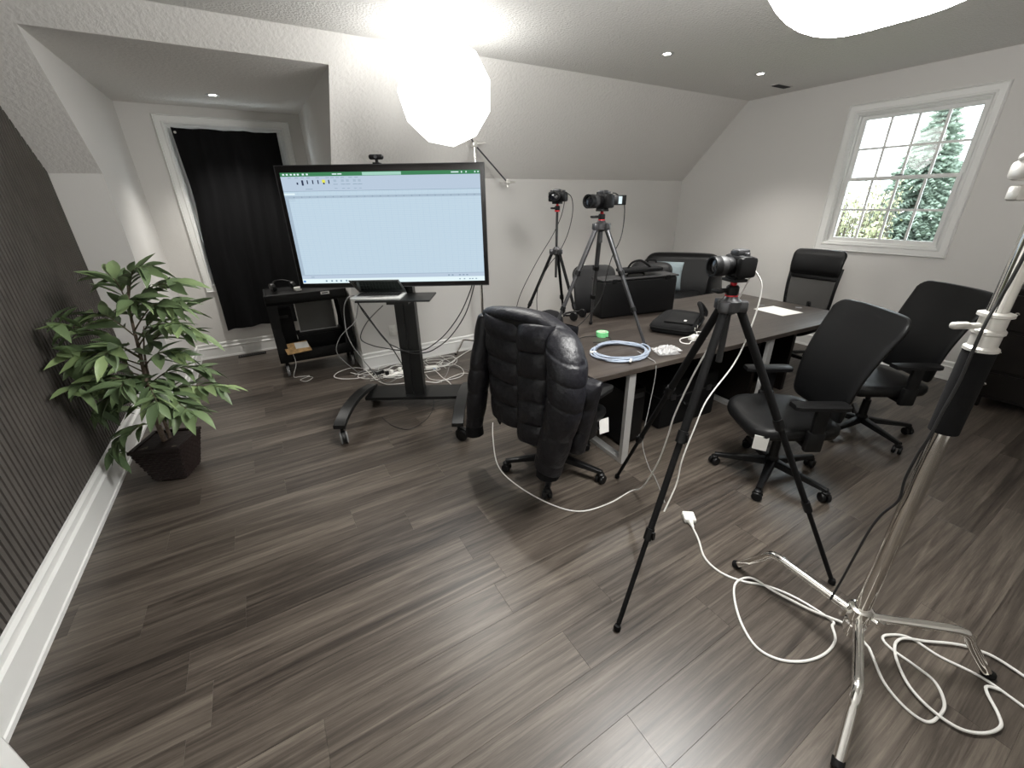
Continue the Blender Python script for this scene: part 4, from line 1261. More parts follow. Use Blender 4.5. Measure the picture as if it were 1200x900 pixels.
def photo_camera(label, loc, yaw, lens_len, lens_r, flip=False, sc=1.0):
    c_ = root('photo_camera', label, 'camera', loc, yaw, 'cameras on tripods')
    c_.scale = sc if isinstance(sc, tuple) else (sc, sc, sc)
    m = MB(); m.rbox((-0.005, 0, 0.046), (0.050, 0.118, 0.080), 0.010, 2); m.rbox((-0.008, 0.044, 0.044), (0.072, 0.032, 0.076), 0.012, 2); m.obj('body', 'black_plastic', c_)
    m = MB(); m.rbox((-0.008, -0.005, 0.094), (0.052, 0.046, 0.026), 0.008, 2); m.obj('viewfinder_hump', 'gunmetal', c_)
    for yy, r_ in ((0.040, 0.010), (-0.040, 0.012)):
        m = MB(); m.lathe([(r_, 0.084), (r_, 0.096), (r_*0.85, 0.098)], 14, (-0.005, yy, 0)); m.obj('dial', 'gunmetal', c_)
    A = Matrix.Rotation(R(90), 4, 'Y')
    m = MB(); m.lathe([(0.030, 0.0), (lens_r*0.92, 0.006), (lens_r*0.92, 0.3*lens_len), (lens_r, 0.34*lens_len), (lens_r, 0.72*lens_len), (lens_r*1.03, 0.74*lens_len), (lens_r*1.03, lens_len), (lens_r*0.86, lens_len), (lens_r*0.80, lens_len-0.012)], 26, (0.018, -0.006, 0.046), A); ln = m.obj('lens', 'black_plastic', c_)
    m = MB(); m.lathe([(lens_r*0.80, lens_len-0.012), (lens_r*0.5, lens_len-0.009), (0.001, lens_len-0.006)], 22, (0.018, -0.006, 0.046), A, cap=False); m.obj('front_glass', 'lens_glass', ln)
    m = MB(); m.lathe([(lens_r*1.012, 0.40*lens_len), (lens_r*1.03, 0.42*lens_len), (lens_r*1.03, 0.66*lens_len), (lens_r*1.012, 0.68*lens_len)], 26, (0.018, -0.006, 0.046), A, cap=False); m.obj('focus_ring', 'dark_grey', ln)
    m = MB(); m.rbox((-0.034, 0, 0.050), (0.008, 0.080, 0.056), 0.003); m.obj('rear_screen', 'screen_off', c_)
    if flip:
        m = MB(); m.rbox((-0.088, 0.062, 0.050), (0.010, 0.080, 0.056), 0.003, rz=R(62)); fs_ = m.obj('flip_screen', 'black_plastic', c_)
        m = MB(); m.box((-0.0845, 0.0672, 0.050), (0.002, 0.022, 0.042), rz=R(62)); m.obj('flip_display', 'ui_white', fs_)
    m = MB(); m.rbox((0, 0, 0.003), (0.045, 0.06, 0.008), 0.002); m.obj('mount_plate', 'black_matte', c_)
    return c_
def ring_feet(r, angs): return [(r*math.cos(R(a)), r*math.sin(R(a))) for a in angs]
# foreground tripod
C3 = Vector((1.575, 0.972, 0))
f3 = [(0.978-1.575, 0.829-0.972), (2.012-1.575, 0.464-0.972), (1.736-1.575, 1.624-0.972)]
zt = tripod('tall black camera tripod standing in the foreground before the tagged chair', C3, 1.318, f3, 0.02, 'black_matte', 1.15, head_rz=R(160))
photo_camera('mirrorless camera with white cables on the foreground tripod', (1.575, 0.972, zt), R(158), 0.085, 0.037)
# tripod standing on the table
zt = tripod('black and silver camera tripod standing on the table beside the hard case', (2.10, 2.34, 0.72), 0.825, ring_feet(0.40, (53.5, -66.7, 173)), 0.02, 'gunmetal', 1.2, low_col=0.12, head_rz=R(170))
photo_camera('long lens camera with flipped out screen on the table top tripod', (2.10, 2.34, 0.72+zt), R(190), 0.115, 0.038, True, 1.12)
# tripod behind the table
zt = tripod('slim black camera tripod on the floor behind the table near the screen', (2.425, 3.30, 0), 1.275, ring_feet(0.60, (158, 278, 38)), 0.335, 'black_matte', 1.0, head_rz=R(200))
photo_camera('small camera on the raised column of the tripod behind the table', (2.425, 3.30, zt), R(215), 0.055, 0.034, False, (1.2, 1.4, 1.02))

# ------------------------------------------------------------------ light stands and softboxes
def c_stand(name, label, loc, leg_az, leg_r, hub_z, pole, extra=None, tube_r=0.0165):
    t_ = root(name, label, 'light stand', loc, 0, 'light stands')
    for az in leg_az:
        d = Vector((math.cos(R(az)), math.sin(R(az)), 0))
        pts = [d*0.02+Vector((0, 0, hub_z-0.02)), d*(leg_r*0.5)+Vector((0, 0, hub_z-0.012)), d*(leg_r*0.68)+Vector((0, 0, hub_z-0.012)), d*(leg_r*0.75)+Vector((0, 0, hub_z-0.035)), d*(leg_r*0.80)+Vector((0, 0, hub_z-0.075)), d*leg_r+Vector((0, 0, tube_r*0.9))]
        m = MB(); m.tube(spline(pts, 5), tube_r, 12); lg = m.obj('leg', 'chrome', t_)
        m = MB(); m.cyl(d*(leg_r-0.012)+Vector((0, 0, tube_r*1.2+0.006)), d*(leg_r+0.012)+Vector((0, 0, tube_r*0.72)), tube_r*1.12, n=12); m.obj('end_cap', 'black_matte', lg)
    m = MB(); m.lathe([(0.026, hub_z-0.10), (0.036, hub_z-0.095), (0.036, hub_z-0.06), (0.028, hub_z-0.055), (0.030, hub_z-0.03), (0.040, hub_z-0.028), (0.040, hub_z+0.02), (0.032, hub_z+0.025)], 20); m.obj('hub', 'chrome', t_)
    for az in (leg_az[0]+60, leg_az[0]+180):
        d = Vector((math.cos(R(az)), math.sin(R(az)), 0))
        m = MB(); m.cyl(d*0.035+Vector((0, 0, hub_z)), d*0.058+Vector((0, 0, hub_z)), 0.007, n=8); m.box(d*0.066+Vector((0, 0, hub_z)), (0.018, 0.012, 0.035), rz=R(az)); m.obj('lock_screw', 'chrome', t_)
    for (z0_, z1_, r_, nm, mt) in pole:
        m = MB(); m.cyl((0, 0, z0_), (0, 0, z1_), r_, n=20); m.obj(nm, mt, t_)
    return t_
# near stand on the right
CS = Vector((1.70, 0.28, 0))
cs = c_stand('light_stand', 'chrome light stand with a black sleeve in the right foreground', CS, (87.5, -158.8, -44.2), 0.482, 0.225,
             [(0.10, 1.07, 0.025, 'lower_pole', 'chrome'), (1.03, 1.30, 0.036, 'padded_sleeve', 'fabric_black'), (1.30, 2.02, 0.0225, 'middle_pole', 'chrome'), (2.0, 2.58, 0.018, 'upper_pole', 'chrome')])
for z0_ in (1.29, 1.70):
    m = MB(); m.lathe([(0.0282, z0_), (0.0382, z0_+0.004), (0.0382, z0_+0.012), (0.0315, z0_+0.018), (0.0315, z0_+0.05), (0.0357, z0_+0.054), (0.0357, z0_+0.062), (0.0299, z0_+0.068), (0.0299, z0_+0.098), (0.0382, z0_+0.102), (0.0382, z0_+0.110), (0.0249, z0_+0.114)], 24); cl = m.obj('clamp_collar', 'white_metal', cs)
    A = Matrix.Translation((0, 0, z0_+0.075)) @ Matrix.Rotation(R(150), 4, 'Z')
    m = MB(A); m.cyl((0.036, 0, 0), (0.066, 0, 0), 0.009, n=10); m.rbox((0.088, 0, 0.002), (0.05, 0.022, 0.020), 0.008); m.obj('clamp_handle', 'white_metal', cl)
A = Matrix.Translation((0, 0, 1.655)) @ Matrix.Rotation(R(150), 4, 'Z')
m = MB(A); m.rbox((0.06, 0, 0.095), (0.10, 0.05, 0.045), 0.012, rx=R(0)); m.rbox((0.075, 0.0, 0.045), (0.05, 0.03, 0.035), 0.006); m.obj('grip_jaw', 'white_metal', cs)
m = MB(); m.cyl((-0.03, -0.06, 2.40), (0.225, 0.60, 2.70), 0.009, n=10); m.obj('boom_arm', 'chrome', cs)
m = MB(); m.rbox((0, 0, 2.42), (0.06, 0.06, 0.07), 0.012); m.obj('grip_head', 'chrome', cs)

def rib_softbox(name, label, center, axis, prof, nrib, matn, spin=0.0, split=None, lobes=None):
    """faceted fabric softbox: prof (axial, radius), axis = direction the front faces"""
    t_ = root(name, label, 'softbox', center, 0, 'glowing softboxes')
    q = Vector(axis).normalized().to_track_quat('Z', 'Y').to_matrix().to_4x4()
    m = MB(q)
    rings = []
    for (z, r_) in prof:
        ring = []
        for k in range(nrib):
            a = spin+2*math.pi*k/nrib
            f = lobes(a) if lobes else 1.0
            ring.append((r_*f*math.cos(a), r_*f*math.sin(a), z))
        rings.append(ring)
    if split is None:
        m.loft(rings); m.obj('diffuser', matn, t_, smooth=0)
    else:
        m.loft(rings[split:], cap=True); m.obj('diffuser', matn, t_, smooth=40)
        m2 = MB(q); m2.loft(rings[:split+1], cap=False); m2.obj('shell', 'shell_fill_glow', t_, smooth=0)  # back shell emits as added fill, beyond the real diffuser
    zb, rb = prof[0]
    m = MB(q); m.lathe([(rb*1.04, zb-0.004), (rb*1.04, zb-0.02), (0.06, zb-0.022), (0.055, zb-0.16), (0.01, zb-0.165)], 18); m.obj('lamp_head', 'dark_grey', t_)
    return t_, q
LA = Vector((1.40, 3.27, 2.405))
rib_softbox('lantern_softbox', 'glowing round lantern softbox above the big screen near the ceiling', LA, (-1.40, -3.27, -0.9),
            [(-0.26, 0.085), (-0.20, 0.19), (-0.10, 0.285), (0.0, 0.330), (0.07, 0.315), (0.14, 0.24), (0.18, 0.12), (0.19, 0.02)], 11, 'lantern_a', 0.25)
cs2 = c_stand('light_stand', 'chrome light stand behind the big screen with a slanted boom arm', (2.085, 4.24, 0), (138, -102, 18), 0.36, 0.21,
              [(0.10, 1.0, 0.0165, 'lower_pole', 'chrome'), (0.98, 1.60, 0.014, 'middle_pole', 'chrome'), (1.58, 2.25, 0.0115, 'upper_pole', 'chrome')], tube_r=0.011)
g0 = Vector((0, 0, 2.225)); e1 = Vector((2.545, 4.40, 1.895))-Vector((2.085, 4.24, 0)); dirn = (g0-e1).normalized()
m = MB(); m.tube([e1, g0, Vector((1.575, 3.67, 2.515))-Vector((2.085, 4.24, 0))], 0.0075, 10); m.obj('boom_arm', 'gunmetal', cs2)
m = MB(); m.rbox(g0, (0.055, 0.055, 0.06), 0.012); m.cyl(g0+Vector((0.02, -0.02, 0)), g0+Vector((0.10, -0.05, 0.01)), 0.008, n=8); m.obj('grip_head', 'white_metal', cs2)
m = MB(); m.rbox(e1, (0.05, 0.05, 0.045), 0.012); m.cyl(e1+Vector((-0.07, 0.04, 0.0)), e1+Vector((0.075, -0.045, 0.0)), 0.009, n=8); m.cyl(e1+Vector((0.0, 0, -0.05)), e1+Vector((0, 0, 0.03)), 0.010, n=8); m.obj('grip_head', 'white_metal', cs2)
tipp = g0+dirn*0.62+Vector((2.085, 4.24, 0))
LB = Vector((1.70, 0.85, 2.47))
rib_softbox('octagonal_softbox', 'large glowing softbox overhead at the top right, on the near light stand', LB, (-0.8, 0.2, -1.0),
            [(-0.28, 0.085), (-0.16, 0.21), (-0.05, 0.368), (0.0, 0.400), (0.04, 0.391), (0.085, 0.331), (0.115, 0.202), (0.125, 0.04)], 48, 'lantern_b', 0.0,
            split=3, lobes=lambda a: 1.0+0.05*math.cos(4*(a-0.523))+0.06*math.cos(3*(a-1.742)))

# ------------------------------------------------------------------ things on the table
TT = 0.7202
hc = root('hard_case', 'large black hard case standing on the far side of the table', 'case', (2.905+0.02, 2.655+0.10, TT), R(-11.4))
m = MB(); m.rbox((0, 0, 0.165), (0.79, 0.20, 0.33), 0.022, 3); m.obj('shell', 'black_plastic', hc)
m = MB(); m.rbox((0, 0, 0.337), (0.80, 0.21, 0.014), 0.005); m.obj('lid_rim', 'dark_grey', hc)
m = MB(); m.tube(spline([(-0.09, 0.0, 0.344), (-0.07, 0.0, 0.365), (0.07, 0.0, 0.365), (0.09, 0.0, 0.344)], 5), 0.008, 8); m.obj('handle', 'black_matte', hc)
for sx in (-0.28, 0.28):
    m = MB(); m.rbox((sx, -0.103, 0.325), (0.045, 0.010, 0.04), 0.003); m.obj('latch', 'black_matte', hc)
sb = root('strap_bag', 'flat black bag with a looped strap on top of the hard case', 'bag', (2.93, 2.775, TT+0.376), R(-11))
m = MB(); m.rbox((0.05, 0, 0.018), (0.42, 0.15, 0.034), 0.014, 3); m.obj('body', 'fabric_black', sb)
m = MB(); m.tube(spline([(-0.08, 0.0, 0.03), (-0.05, -0.02, 0.085), (0.03, -0.03, 0.10), (0.11, -0.03, 0.06), (0.15, -0.02, 0.03)], 6), 0.010, 6); m.obj('strap', 'fabric_black', sb)
# headphones near the table edge behind the jacket
hp = root('headphones', 'black headphones lying on the table behind the tripod leg', 'headphones', (2.36, 2.86, TT), R(20))
for s_ in (-1, 1):
    m = MB(); m.lathe([(0.012, -0.018), (0.036, -0.014), (0.040, 0.0), (0.032, 0.018), (0.01, 0.02)], 16, (s_*0.075, 0, 0.040), Matrix.Rotation(R(90), 4, 'Y')); m.obj('ear_cup', 'black_plastic', hp)
m = MB(); m.tube(spline([(-0.08, 0, 0.05), (-0.085, 0.08, 0.04), (0, 0.14, 0.03), (0.085, 0.08, 0.04), (0.08, 0, 0.05)], 5), 0.009, 8); m.obj('headband', 'black_plastic', hp)
tp_ = root('tape_roll', 'roll of bright green tape on the table', 'tape', (2.19, 2.35, TT), 0)
m = MB(); m.lathe([(0.0375, 0.0), (0.047, 0.0), (0.047, 0.036), (0.0375, 0.036)], 30, cap=False); m.obj('tape', 'green_tape', tp_)
m = MB(); m.lathe([(0.0345, 0.001), (0.0375, 0.001), (0.0375, 0.0355), (0.0345, 0.0355), (0.0345, 0.001)], 30, cap=False); m.obj('core', 'tape_core', tp_)
# coil of blue grey network cable
cc = root('network_cable_coil', 'coiled blue grey network cable on the near corner of the table', 'cable', (2.022, 1.978, TT), R(10))
m = MB(); rg = random.Random(4); pts = []
for i in range(5*26+8):
    a = 2*math.pi*i/26; lap = i/26
    r_ = 0.182+0.010*math.sin(lap*2.4)+0.010*math.sin(a*2+lap)
    pts.append((r_*1.08*math.cos(a)+0.008*math.sin(lap*3), r_*0.95*math.sin(a), 0.0075+0.010*(lap % 3)*0.75+0.003*math.sin(a*3+lap)))
m.tube(pts, 0.0062, 7); m.obj('cable', 'cable_blue', cc)
for (p, rz_) in (((-0.165, 0.105, 0.022), 2.2), ((-0.115, -0.165, 0.020), 3.6)):
    m = MB(); m.rbox(p, (0.045, 0.014, 0.013), 0.003, rz=rz_); m.obj('plug', 'white_plastic', cc)
# crumpled clear bag
pb = root('plastic_bag', 'small crumpled clear plastic bag at the table edge beside the cable coil', 'bag', (2.29, 1.80, TT), R(-20))
rg = random.Random(8)
def crump(u, v_):
    s_ = Vector((-0.085+0.17*u, -0.055+0.12*v_, 0))
    s_.z = 0.012+0.03*math.sin(math.pi*u)*math.sin(math.pi*v_)+rg.uniform(0, 0.022)
    s_.x += rg.uniform(-0.006, 0.006); s_.y += rg.uniform(-0.006, 0.006)
    return s_
m = MB(); m.grid(crump, 10, 9); m.obj('film', 'clear_bag', pb, smooth=0)
m = MB(); m.grid(lambda u, v_: Vector((-0.08+0.16*u, -0.05+0.11*v_, 0.003+0.004*rg.random())), 8, 7); m.obj('film', 'clear_bag', pb, smooth=0)
# laptop bag with handle and charger
lb = root('laptop_bag', 'black laptop bag lying flat on the table with its handle up', 'bag', (2.88, 2.20, TT), R(25))
m = MB()
rings = []
for f, s_ in ((0, 0.94), (0.25, 1.0), (0.6, 1.0), (0.85, 0.95), (1.0, 0.80)):
    rings.append([(a*s_, b_*s_, 0.002+0.085*f+0.012*math.sin(a*9)*math.cos(b_*8)*f) for a, b_ in sellipse(0.27, 0.17, 36, 6)])
m.loft(rings); m.obj('body', 'fabric_black', lb, smooth=50)
m = MB(); m.tube([(a*1.005, b_*1.005, 0.045) for a, b_ in sellipse(0.27, 0.17, 36, 6)]+[(0.2714, 0, 0.045)], 0.006, 6); m.obj('zip', 'black_matte', lb)
m = MB(); m.tube(spline([(0.03, -0.165, 0.06), (0.025, -0.175, 0.11), (0.06, -0.15, 0.165), (0.13, -0.12, 0.185), (0.20, -0.13, 0.16), (0.235, -0.165, 0.10), (0.235, -0.165, 0.06)], 6), 0.016, 8); m.obj('handle', 'fabric_black', lb)
m = MB(); m.rbox((-0.04, -0.04, 0.090), (0.34, 0.22, 0.012), 0.005, rz=R(4)); m.obj('front_flap', 'black_matte', lb)
for p in ((-0.18, -0.173, 0.05), (-0.10, -0.175, 0.05)):
    m = MB(); m.rbox(p, (0.018, 0.010, 0.03), 0.003); m.obj('buckle', 'chrome', lb)
m = MB(); m.rbox((-0.15, -0.09, 0.099), (0.03, 0.02, 0.006), 0.002); m.obj('logo_patch', 'paper', lb)
pa = root('power_adapter', 'white laptop power adapter with a loose cable beside the laptop bag', 'charger', (2.705, 1.905, TT), R(15))
m = MB(); m.rbox((0, 0, 0.015), (0.10, 0.05, 0.03), 0.008); m.obj('brick', 'white_plastic', pa)
m = MB(); m.tube(spline([(0.05, 0, 0.015), (0.11, 0.02, 0.02), (0.17, 0.05, 0.01), (0.19, 0.0, 0.012), (0.12, -0.05, 0.008), (0.02, -0.05, 0.008), (-0.08, -0.02, 0.008), (-0.15, -0.03, 0.008), (-0.17, 0.02, 0.012), (-0.10, 0.05, 0.020), (0.0, -0.04, 0.034), (0.07, -0.07, 0.008)], 6), 0.0042, 6); m.obj('cord', 'cable_white', pa)
ps = tag(MB().box((0, 0, 0.001), (0.27, 0.30, 0.002)).obj('paper_sheet', 'paper', None, 0, (4.085, 2.035, TT), R(-8)), 'white paper sheet lying at the far end of the table', 'paper')

# ------------------------------------------------------------------ cables
def cable(name, label, pts, r, matn, group=None, k=6, n=7, cat='cable'):
    m = MB(); m.tube(spline(pts, k), r, n)
    return tag(m.obj(name, matn, None, 60), label, cat, group)
def fl(l, z=0.0, jitter=0.0, seed=1):
    rg_ = random.Random(seed)
    return [(x, min(y, 4.555 if x > XB-0.02 else 5.9), z+jitter*rg_.random()) for x, y in l]
# white extension cord around the near stand
cr = 0.0052
ec = root('extension_cord', 'white extension cord looping on the floor around the near light stand', 'cord', (0, 0, 0), 0)
A_ = [(1.775, 1.070), (1.72, 0.984), (1.634, 0.878), (1.622, 0.777), (1.664, 0.692), (1.735, 0.616), (1.785, 0.507), (1.80, 0.37), (1.771, 0.352), (1.709, 0.314), (1.608, 0.310), (1.507, 0.340), (1.431, 0.399), (1.409, 0.474), (1.458, 0.569), (1.551, 0.662), (1.635, 0.704), (1.708, 0.676), (1.724, 0.582), (1.767, 0.435), (1.82, 0.32), (1.80, 0.24), (1.78, 0.216), (1.687, 0.139), (1.647, 0.061), (1.654, 0.003), (1.715, -0.013), (1.784, -0.008), (1.85, 0.038), (1.862, 0.105), (1.865, 0.175), (1.885, 0.214), (1.925, 0.211), (1.986, 0.16), (1.99, 0.066), (2.021, -0.049), (2.009, -0.162), (1.98, -0.35), (1.90, -0.6)]
zz = [cr]*len(A_)
for i in (17, 18, 19, 20): zz[i] = cr*3
m = MB(); m.tube(spline([(x, y, z) for (x, y), z in zip(A_, zz)], 7), cr, 8); m.obj('cord', 'cable_white', ec)
D_ = [(2.009, -0.10), (1.985, -0.07), (1.952, -0.077), (1.888, -0.12), (1.839, -0.135), (1.765, -0.11), (1.714, -0.059), (1.712, 0.021), (1.755, 0.097), (1.858, 0.167), (1.943, 0.174), (2.018, 0.114), (2.10, 0.05), (2.141, -0.003), (2.16, -0.08), (2.12, -0.3)]
m = MB(); m.tube(spline([(x, y, cr*2.6) for x, y in D_], 7), cr, 8); m.obj('cord', 'cable_white', ec)
A = Matrix.Translation((1.800, 1.105, 0.016)) @ Matrix.Rotation(R(52), 4, 'Z')
m = MB(A); m.rbox((0.01, 0, 0), (0.075, 0.066, 0.030), 0.008); m.tube([(-0.025, 0, 0), (-0.065, -0.006, -0.008)], [0.016, 0.006], 8); pl = m.obj('plug', 'white_plastic', ec)
for s_ in (-1, 1):
    m = MB(A); m.box((0.058, s_*0.013, 0), (0.026, 0.003, 0.008)); m.obj('prong', 'gunmetal', pl)
# foreground camera cables
cable('camera_cable', 'white cable hanging from the foreground camera and curving across the floor', [(1.615, 0.930, 1.455), (1.640, 0.955, 1.40), (1.632, 1.02, 1.20), (1.61, 1.09, 0.995), (1.60, 1.16, 0.73), (1.62, 1.196, 0.58), (1.66, 1.267, 0.35), (1.70, 1.38, 0.10), (1.70, 1.47, 0.006), (1.506, 1.457, 0.005), (1.313, 1.497, 0.005), (1.202, 1.648, 0.005), (1.124, 1.924, 0.005), (1.132, 2.182, 0.005), (1.28, 2.527, 0.005), (1.39, 2.734, 0.005)], 0.0042, 'cable_white')
leg = lambda f, dx=0.0: Vector((1.575, 0.972, 1.308)).lerp(Vector((0.978, 0.829, 0.016)), f)+Vector((0.016+dx, -0.018, 0.0))
cable('camera_cable', 'white cable running down the front leg of the foreground tripod', [(1.625, 0.925, 1.44), (1.655, 0.905, 1.38), (1.640, 0.90, 1.25), (1.60, 0.915, 1.08), leg(0.28, 0.03), leg(0.36, 0.01), leg(0.46), leg(0.54, 0.02), leg(0.62)], 0.0032, 'cable_white')
cable('thin_cable', 'thin grey cable hanging over the table edge to the floor', [(2.14, 1.93, TT+0.006), (2.10, 1.78, TT+0.006), (2.075, 1.705, TT-0.005), (2.07, 1.695, 0.60), (2.03, 1.68, 0.40), (1.985, 1.66, 0.18), (1.985, 1.58, 0.02), (1.954, 1.50, 0.004), (1.86, 1.36, 0.004), (1.80, 1.28, 0.004)], 0.003, 'cable_grey')
cable('camera_cable', 'dark cable looping down from the camera on the table top tripod', [(2.15, 2.30, 1.742), (2.19, 2.30, 1.733), (2.28, 2.32, 1.678), (2.312, 2.34, 1.554), (2.292, 2.34, 1.439), (2.246, 2.36, 1.323), (2.225, 2.38, 1.203), (2.21, 2.42, 1.0), (2.12, 2.52, 0.80), (2.05, 2.60, TT+0.005), (1.95, 2.65, TT+0.005)], 0.0038, 'cable_black')
cable('camera_cable', 'dark cable dropping right of the camera on the raised column tripod', [(2.45, 3.26, 1.742), (2.496, 3.27, 1.764), (2.585, 3.3, 1.721), (2.601, 3.3, 1.591), (2.55, 3.3, 1.407), (2.456, 3.31, 1.244), (2.359, 3.33, 1.135), (2.235, 3.33, 0.924), (2.25, 3.35, 0.60), (2.3, 3.4, 0.2), (2.32, 3.45, 0.005)], 0.0038, 'cable_black')
cable('camera_cable', 'dark cable slanting left down from the camera on the raised column tripod', [(2.45, 3.26, 1.725), (2.507, 3.3, 1.722), (2.474, 3.3, 1.58), (2.382, 3.3, 1.415), (2.213, 3.3, 1.2), (2.044, 3.3, 0.946), (1.976, 3.3, 0.779), (1.93, 3.32, 0.5), (1.90, 3.35, 0.15), (1.88, 3.42, 0.005)], 0.0036, 'cable_black')
cable('thin_cable', 'short black cable lying across the table near the green tape', [(1.93, 2.36, TT+0.004), (2.03, 2.40, TT+0.004), (2.12, 2.38, TT+0.004), (2.20, 2.27, TT+0.004), (2.12, 2.22, TT+0.004), (2.02, 2.26, TT+0.004)], 0.003, 'cable_black')
# black power cable up the near stand
sp_ = [(1.640, 0.362, 0.245), (1.650, 0.356, 0.341), (1.651, 0.349, 0.455), (1.655, 0.339, 0.602), (1.660, 0.326, 0.686), (1.662, 0.302, 0.764), (1.661, 0.308, 0.848), (1.658, 0.303, 0.95), (1.652, 0.294, 1.016), (1.651, 0.290, 1.107), (1.651, 0.284, 1.20), (1.644, 0.283, 1.293), (1.645, 0.283, 1.38), (1.664, 0.281, 1.44), (1.668, 0.276, 1.50), (1.668, 0.272, 1.60), (1.645, 0.268, 1.70), (1.645, 0.268, 1.80), (1.665, 0.28, 1.95), (1.672, 0.30, 2.2), (1.672, 0.33, 2.40), (1.72, 0.45, 2.55), (1.87, 0.78, 2.69)]
cable('lamp_cable', 'black lamp cable running up the near light stand', sp_, 0.0042, 'cable_black')
# cables hanging at the rolling display
def tvl(l): return [on_tv(x, y, z) for x, y, z in l]
cable('display_cable', 'black cable hanging in an upper arc below the right of the big screen', tvl([(0.597, -0.03, 1.12), (0.597, -0.04, 1.077), (0.499, -0.04, 0.876), (0.36, -0.04, 0.698), (0.222, -0.04, 0.588), (0.142, -0.03, 0.553), (0.038, -0.02, 0.544), (-0.063, -0.03, 0.559), (-0.163, -0.04, 0.582), (-0.262, -0.04, 0.607), (-0.353, -0.04, 0.672), (-0.36, 0.2, 0.75), (-0.33, 0.6, 0.8)]), 0.0045, 'cable_black')
cable('display_cable', 'black cable hanging in a lower arc from the big screen to the shelf', tvl([(0.616, -0.03, 1.12), (0.616, -0.04, 1.077), (0.535, -0.04, 0.862), (0.396, -0.04, 0.671), (0.259, -0.04, 0.567), (0.152, -0.03, 0.528), (0.036, -0.02, 0.53), (-0.073, -0.03, 0.587), (-0.142, -0.04, 0.642), (-0.221, -0.06, 0.787), (-0.285, -0.08, 0.915), (-0.305, -0.1, 1.0), (-0.30, -0.15, 1.04)]), 0.0045, 'cable_black')
cable('display_cable', 'short dark cable falling from the laptop shelf to the floor tangle', tvl([(-0.30, -0.12, 1.045), (-0.315, -0.12, 1.02), (-0.258, -0.1, 0.905), (-0.182, -0.1, 0.765), (-0.101, -0.1, 0.634), (-0.07, 0.02, 0.45), (-0.09, 0.25, 0.25), (-0.1, 0.45, 0.05), (-0.1, 0.6, 0.008)]), 0.0045, 'cable_black')
cable('laptop_cable', 'grey cable looping from the laptop down to the floor', tvl([(-0.29, -0.16, 1.046), (-0.315, -0.15, 1.05), (-0.364, -0.15, 1.027), (-0.40, -0.15, 0.956), (-0.414, -0.15, 0.846), (-0.414, -0.15, 0.746), (-0.398, -0.12, 0.63), (-0.37, 0.0, 0.45), (-0.36, 0.25, 0.2), (-0.36, 0.5, 0.03), (-0.30, 0.72, 0.006)]), 0.004, 'cable_grey')
cable('laptop_cable', 'grey cable arching left beside the laptop shelf', tvl([(-0.30, -0.10, 0.98), (-0.331, -0.15, 0.85), (-0.407, -0.15, 0.784), (-0.482, -0.15, 0.709), (-0.535, -0.13, 0.594), (-0.54, 0.0, 0.45), (-0.52, 0.3, 0.2), (-0.46, 0.6, 0.01), (-0.38, 0.75, 0.006)]), 0.0035, 'cable_grey')
# floor tangle behind the display
W = [('thick white cable crossing the tangle toward the slanted arm stand', [(2.14, 4.50), (2.045, 4.54), (1.792, 4.369), (1.564, 4.19), (1.439, 4.244), (1.36, 4.30)], 0.0065, 'cable_white'),
     ('long white cable with a wide loop at the left of the floor tangle', [(0.712, 4.35), (0.598, 4.326), (0.489, 4.397), (0.429, 4.536), (0.501, 4.643), (0.638, 4.688), (0.734, 4.597), (0.765, 4.443), (0.792, 4.223), (0.841, 4.049), (0.935, 3.942), (1.058, 3.93), (1.18, 3.864), (1.302, 3.794), (1.396, 3.78), (1.396, 3.641)], 0.005, 'cable_white'),
     ('thin white cable looping right of the display column', [(1.377, 4.37), (1.393, 4.03), (1.411, 3.818), (1.535, 3.786), (1.624, 3.827), (1.67, 4.008), (1.641, 4.196), (1.629, 4.541)], 0.0032, 'cable_white'),
     ('thin pale cable trailing toward the jacket chair', [(1.76, 3.60), (1.714, 3.717), (1.633, 3.847), (1.494, 3.812), (1.362, 3.778), (1.277, 3.905), (1.281, 4.052)], 0.003, 'cable_white'),
     ('thin grey cable curling right of the floor tangle', [(1.752, 3.794), (1.679, 4.03), (1.598, 4.139), (1.49, 3.967), (1.341, 3.768)], 0.003, 'cable_grey'),
     ('white coiled cable against the baseboard left of the column', [(0.819, 4.54), (0.831, 4.52), (0.872, 4.479), (0.994, 4.50), (1.005, 4.54), (0.918, 4.53), (0.875, 4.424), (0.925, 4.185), (1.008, 4.082), (1.10, 4.15)], 0.004, 'cable_white'),
     ('black power lead in the middle of the floor tangle', [(0.80, 4.53), (0.821, 4.406), (0.873, 4.17), (1.021, 4.123), (1.15, 4.22), (1.21, 4.40)], 0.005, 'cable_black'),
     ('pale grey cable wandering through the floor tangle', [(0.62, 4.42), (0.72, 4.52), (0.90, 4.38), (1.04, 4.30), (1.18, 4.36), (1.28, 4.26), (1.20, 4.12), (1.05, 4.18), (0.92, 4.32)], 0.004, 'cable_grey'),
     ('white cable ring on the floor beside the power strip', [(0.96, 4.40), (1.04, 4.47), (1.15, 4.46), (1.18, 4.38), (1.10, 4.30), (0.98, 4.31), (0.94, 4.38), (1.0, 4.46), (1.12, 4.50), (1.3, 4.45)], 0.0045, 'cable_white'),
     ('looped white cable between the strip and the cart wheel', [(0.60, 4.55), (0.66, 4.46), (0.74, 4.40), (0.84, 4.36), (0.80, 4.28), (0.70, 4.28), (0.64, 4.36), (0.70, 4.47), (0.82, 4.46)], 0.004, 'cable_white')]
for i, (lab, pts, r_, mt) in enumerate(W):
    cable('floor_cable', lab, fl(pts, r_+0.0005+0.003*(i % 4), 0.02 if i > 0 else 0.0, i), r_, mt, 'cables tangled behind the display')
rg = random.Random(21)
loose = []
